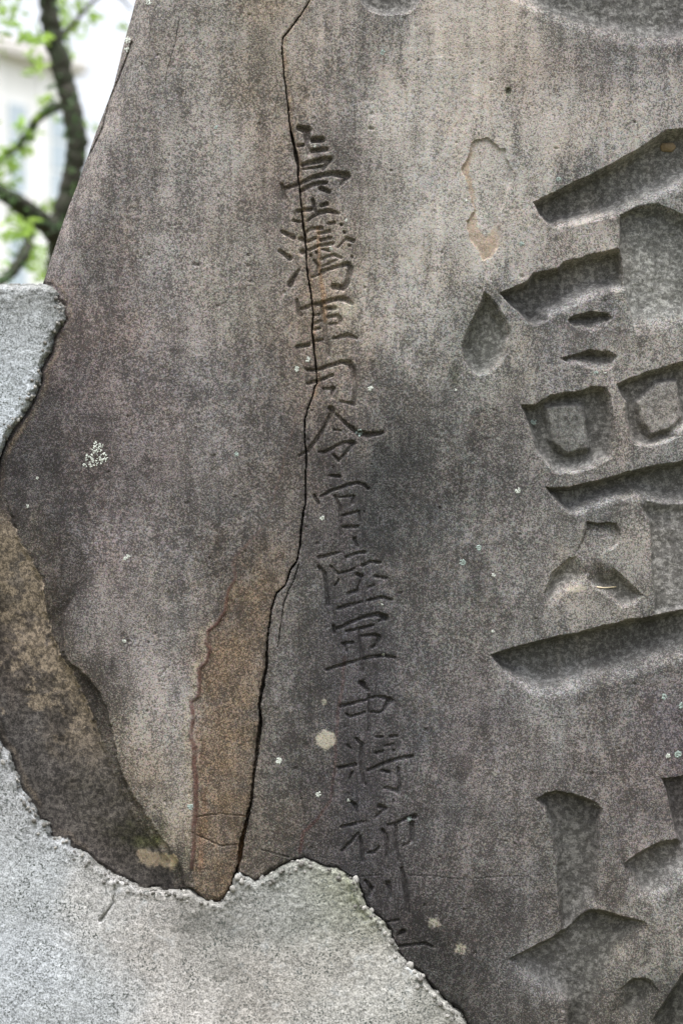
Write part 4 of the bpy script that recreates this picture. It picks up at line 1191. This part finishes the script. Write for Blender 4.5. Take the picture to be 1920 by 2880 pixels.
# grey-green film at the joint, darker grey between the lumps, two damp patches
cblend(np.clip(amt * (1.15 - lump) * 0.7, 0, 1), srgb(92, 91, 85))
cblend(np.clip(np.exp(-np.clip(sd2, 0, None) / 14) * (0.75 + fbm(CU, CV, 50, 3, 5)), 0, 1) * 0.6, srgb(76, 76, 66))
cblend(smooth01(0.9 - np.hypot((CU - 560) / 150, (CV - 2600) / 60) + fbm(CU, CV, 40, 5, 1, 0.7) * .8) * 0.6, srgb(96, 96, 92))
cblend(smooth01(0.9 - np.hypot((CU - 650) / 70, (CV - 2780) / 140) + fbm(CU, CV, 40, 4, 2) * .6) * 0.25, srgb(110, 108, 102))
cblend(smooth01(0.8 - np.hypot((CU - 245) / 40, (CV - 2740) / 60) + fbm(CU, CV, 26, 4, 3) * .7) * 0.4, srgb(110, 112, 108))
cblend(hair * 0.5, srgb(70, 72, 56))
gl = cline([(975, 2470, 5), (990, 2520, 8), (1012, 2560, 8), (1030, 2580, 6)], 10)
cblend(gl * 0.35, srgb(96, 104, 66))
ccol = np.clip(ccol * ALB * 1.08 * np.array([1.0, 1.0, 1.03]), 0.03, 0.8)
base_o = empty('concrete_base', (-0.3, 0.1, 0))
tag(base_o, 'pale grey rough concrete base holding the foot of the carved stone', 'concrete base')
cme = np_mesh('concrete_body', cvts[used], inv.reshape(-1, 4))
set_color(cme, 'stain', ccol.reshape(-1, 3)[used])
cme.materials.append(M_CONC)
o = bpy.data.objects.new('concrete_body', cme); C.objects.link(o); child(o, base_o)

# grit stones poking out of the broken edge
pebs = []
for k in range(6):
    bm = bmesh.new()
    bmesh.ops.create_icosphere(bm, subdivisions=2, radius=1)
    rr = random.Random(k)
    dirs = [Vector((rr.gauss(0, 1), rr.gauss(0, 1), rr.gauss(0, 1))).normalized() for _ in range(7)]
    for q in bm.verts:
        n_ = q.co.normalized()
        s = 1.0
        for d_ in dirs:
            s = min(s, 0.78 / max(n_.dot(d_), 0.3))
        q.co = n_ * s
    me = bpy.data.meshes.new('pebble'); bm.to_mesh(me); bm.free()
    me.polygons.foreach_set('use_smooth', np.ones(len(me.polygons), bool))
    me.materials.append(M_GRIT2 if k in (1, 4) else M_GRIT)
    pebs.append(me)
def conc_y(u, v):
    i = int(np.argmin(np.abs(cu_ - u))); j = int(np.argmin(np.abs(cv_ - v)))
    return float(Yc[j, i]), float(sd2[j, i])
pe = [p for p in CONC_EDGE if -30 < p[0] < 1320 and p[1] > 815]
seg = [(a, b_, math.hypot(b_[0] - a[0], b_[1] - a[1])) for a, b_ in zip(pe[:-1], pe[1:])]
tot = sum(s[2] for s in seg)
placed = 0; guard = 0
special = [(1152, 2716, 15), (1317, 2875, 10), (1097, 2607, 8), (1000, 2474, 11), (736, 2470, 9), (668, 2468, 11), (680, 2480, 9), (1187, 2745, 9), (1045, 2560, 7), (655, 2500, 9), (1230, 2790, 8)]
def pebble(u, v, r, me=None):
    y, s_ = conc_y(u, v)
    o = bpy.data.objects.new('pebble', me or random.choice(pebs))
    o.location = P(u, v, min(y, 0.04) - r * S * 0.15)
    o.scale = (r * S * random.uniform(.8, 1.25), r * S * random.uniform(.7, 1.0), r * S * random.uniform(.75, 1.15))
    o.rotation_euler = (random.uniform(0, 6), random.uniform(0, 6), random.uniform(0, 6))
    C.objects.link(o); child(o, base_o)
for u, v, r in special: pebble(u, v, r, pebs[1])
while placed < 255 and guard < 4000:
    guard += 1
    x = random.uniform(0, tot)
    for a, b_, l_ in seg:
        if x < l_: break
        x -= l_
    t = x / l_
    u = a[0] + (b_[0] - a[0]) * t; v = a[1] + (b_[1] - a[1]) * t
    nxn, nyn = -(b_[1] - a[1]) / l_, (b_[0] - a[0]) / l_
    off = abs(random.gauss(0, 14)) + 3
    u2, v2 = u + nxn * off, v + nyn * off
    if u2 < -20 or v2 > 2885: continue
    _, s_ = conc_y(u2, v2)
    if s_ < 2: continue
    pebble(u2, v2, random.choice((3.2, 4, 4.5, 5, 6, 7)) * random.uniform(.8, 1.2))
    placed += 1

# ------------------------------------------------------------------ tree behind the stone
def B(u, v, d):
    """point at distance d from the camera plane along the pixel's direction"""
    return Vector(((u - 960) * S * d / DIST, d - DIST, ZC + (1440 - v) * S * d / DIST))
def spline(pts, n=8):
    out = []
    for i in range(len(pts) - 1):
        p0 = pts[max(i - 1, 0)]; p1 = pts[i]; p2 = pts[i + 1]; p3 = pts[min(i + 2, len(pts) - 1)]
        for k in range(n):
            t = k / n
            out.append(tuple(0.5 * ((2 * p1[j]) + (-p0[j] + p2[j]) * t + (2 * p0[j] - 5 * p1[j] + 4 * p2[j] - p3[j]) * t * t + (-p0[j] + 3 * p1[j] - 3 * p2[j] + p3[j]) * t ** 3) for j in range(len(p1))))
    out.append(pts[-1]); return out
TD = 6.6
tree = empty('tree', (-1.15, TD - DIST, 0))
tag(tree, 'mossy dark limbed tree with fresh green leaves behind the stone', 'tree')
def limb(name, pts, sides=10):
    sp_ = spline(pts, 9)
    P3 = [B(u, v, d) for u, v, r, d in sp_]
    P3 = [p + Vector((random.uniform(-1, 1), random.uniform(-1, 1), 0)) * 0.006 for p in P3]
    rd = [0.9 * r * S * d / DIST * random.uniform(.93, 1.08) for u, v, r, d in sp_]
    return tube(name, P3, 0, M_BARK, sides, tree, rd), sp_
gb = (ZC / (S * TD / DIST)) + 1440
limbs = []
limbs.append(limb('trunk', [(230, gb + 4, 90, TD), (225, gb - 400, 70, TD), (205, 1300, 60, TD), (185, 900, 52, TD), (175, 720, 46, TD)]))
limbs.append(limb('branch', [(178, 760, 46, TD), (172, 640, 36, TD), (196, 520, 32, TD), (218, 410, 32, TD), (204, 310, 31, TD), (176, 200, 32, TD), (148, 90, 31, TD), (136, -40, 29, TD), (150, -300, 25, TD + .1), (190, -620, 16, TD + .2)]))
limbs.append(limb('branch', [(178, 720, 30, TD), (150, 650, 32, TD - .1), (100, 610, 32, TD - .2), (50, 570, 27, TD - .3), (0, 540, 23, TD - .4), (-120, 480, 14, TD - .5), (-260, 380, 8, TD - .5)]))
limbs.append(limb('branch', [(196, 300, 16, TD), (160, 300, 15, TD + .2), (110, 330, 14, TD + .5), (70, 390, 13, TD + .6), (20, 430, 12, TD + .7), (-60, 480, 9, TD + .8), (-160, 490, 5, TD + .8)]))
limbs.append(limb('branch', [(95, 610, 14, TD - .2), (84, 660, 14, TD - .3), (66, 720, 17, TD - .5), (30, 770, 16, TD - .6), (-20, 800, 14, TD - .7), (-120, 840, 9, TD - .8)]))
limbs.append(limb('branch', [(160, 120, 10, TD), (210, 60, 7, TD + .2), (300, -20, 5, TD + .3), (372, 26, 2.5, TD + .4)], 6))
limbs.append(limb('branch', [(140, 0, 14, TD), (90, -80, 10, TD - .2), (10, -140, 7, TD - .3), (-140, -160, 4, TD - .4)], 6))

def leaves(name, clusters, mat, size, per, parent, depth=0.25):
    vs_, fs_ = [], []
    for (u, v, rp, d, n) in clusters:
        c = B(u, v, d); rr = rp * S * d / DIST
        for k in range(int(n * per)):
            o_ = Vector((random.gauss(0, .5), random.gauss(0, .5), random.gauss(0, .5))) * rr
            o_.y = random.gauss(0, .5) * max(rr, depth * 0.5)
            p = c + o_
            L_ = size * random.uniform(.6, 1.25); w_ = L_ * random.uniform(.32, .48)
            ax = Vector((random.gauss(0, 1), random.gauss(0, 1), random.gauss(-.5, .7))).normalized()
            sd_ = ax.cross(Vector((random.gauss(0, 1), random.gauss(0, 1), random.gauss(0, 1)))).normalized()
            up = ax.cross(sd_)
            b0_ = len(vs_)
            vs_ += [p, p + ax * L_ * .35 + sd_ * w_ * .5 + up * w_ * .15, p + ax * L_ * .75 + sd_ * w_ * .38, p + ax * L_ - up * w_ * .2,
                    p + ax * L_ * .75 - sd_ * w_ * .38, p + ax * L_ * .35 - sd_ * w_ * .5 + up * w_ * .15, p + ax * L_ * .5 - up * w_ * .1]
            fs_ += [(b0_, b0_ + 1, b0_ + 6), (b0_ + 1, b0_ + 2, b0_ + 6), (b0_ + 2, b0_ + 3, b0_ + 6), (b0_ + 3, b0_ + 4, b0_ + 6), (b0_ + 4, b0_ + 5, b0_ + 6), (b0_ + 5, b0_, b0_ + 6)]
    me = bpy.data.meshes.new(name); me.from_pydata([tuple(q) for q in vs_], [], fs_); me.update()
    me.materials.append(mat)
    o = bpy.data.objects.new(name, me); C.objects.link(o); child(o, parent); return o
CL = [(10, 20, 40, 6.5, 16), (35, 0, 25, 6.4, 8), (185, 20, 34, 6.9, 18), (195, 70, 26, 6.9, 12), (232, 15, 22, 6.9, 5), (95, 110, 30, 6.3, 12), (105, 170, 26, 6.3, 9), (75, 85, 16, 6.3, 4),
      (248, 60, 16, 7.0, 4), (247, 92, 9, 7.0, 1.5), (348, 82, 14, 7.1, 4), (200, 140, 18, 6.7, 4), (130, 300, 28, 7.0, 14), (150, 290, 22, 7.0, 10), (80, 370, 28, 7.2, 16), (55, 415, 26, 7.3, 12), (25, 470, 34, 7.3, 22),
      (15, 440, 26, 7.3, 12), (12, 510, 24, 7.3, 10), (130, 585, 26, 6.9, 12), (95, 540, 10, 6.8, 1.5), (62, 625, 26, 6.2, 16), (60, 660, 24, 6.1, 10), (110, 700, 40, 7.6, 22), (120, 760, 36, 7.6, 18), (75, 740, 20, 7.4, 6),
      (20, 610, 22, 6.3, 6), (20, 660, 18, 7.4, 4), (15, 740, 18, 6.1, 4), (240, 330, 14, 6.9, 3), (60, 200, 12, 6.5, 2), (-90, 100, 120, 6.6, 60), (-150, 420, 120, 6.9, 50), (60, -160, 120, 6.5, 60), (260, -160, 120, 6.8, 60), (-60, 760, 60, 6.4, 20)]
leaves('crown', CL, M_LEAF, 0.055, 1.5, tree)
EP = []
for (o_, sp_) in limbs[1:5]:
    for (u, v, r, d) in sp_[::2]:
        if -40 < u < 260 and v > -40 and random.random() < 0.75:
            EP.append((u + random.uniform(-.9, .9) * r, v, r * 0.9, d - 0.05, 2.2))
leaves('ivy', EP, M_FERN, 0.032, 1.6, tree, 0.08)

# ------------------------------------------------------------------ building far behind
ang = R(48)
bx, by = (0 - 960) * S * 43 / DIST, 40.0
bld = empty('building', (bx, by, 0))
bld.rotation_euler = (0, 0, ang)
tag(bld, 'white rendered building with grey roof edge and paned windows beyond the tree', 'building')
def bbox(name, x0, x1, y0, y1, z0, z1, mat, parent, bev=0.0):
    bm = bmesh.new()
    bmesh.ops.create_cube(bm, size=1, matrix=Matrix.Translation(((x0 + x1) / 2, (y0 + y1) / 2, (z0 + z1) / 2)) @ Matrix.Diagonal((x1 - x0, y1 - y0, z1 - z0, 1)))
    if bev: bmesh.ops.bevel(bm, geom=bm.edges[:], offset=bev, segments=1, affect='EDGES')
    me = bpy.data.meshes.new(name); bm.to_mesh(me); bm.free(); me.materials.append(mat)
    o = bpy.data.objects.new(name, me); C.objects.link(o); o.parent = parent
    return o
HT = 13.2
bbox('wall', -14, 2.4, 0, 9, 0, HT, M_WALL, bld)
bbox('cornice', -14.3, 2.7, -0.35, 9.3, HT, HT + .35, M_TRIM, bld, .05)
bbox('roof', -14, 2.4, 0.1, 8.9, HT + .35, HT + .7, M_ROOF, bld, .1)
wi = 0
for xw in (-5.2, -3.3, -1.5, 0.15, 1.55):
    for zw in (9.6, 6.1, 2.4):
        wd, hh = (0.95, 2.5)
        if xw > 0: wd = 0.75
        f = bbox('window', xw, xw + wd, -0.06, 0.05, zw, zw + hh, M_FRAME, bld, .01)
        for c in range(3):
            z0 = zw + .08 + c * (hh - .08) / 3
            bbox('pane', xw + .08, xw + wd - .08, -0.075, -0.062, z0, z0 + (hh - .08) / 3 - .08, M_GLASS, f)
        bbox('sill', xw - .06, xw + wd + .06, -0.14, 0.02, zw - .1, zw - .002, M_TRIM, f)
for xw in (-4.0, -2.1, -.25, 1.15):
    bbox('pilaster', xw + .1, xw + .3, -0.1, 0.02, 0, HT - .02, M_WALL, bld, .02)
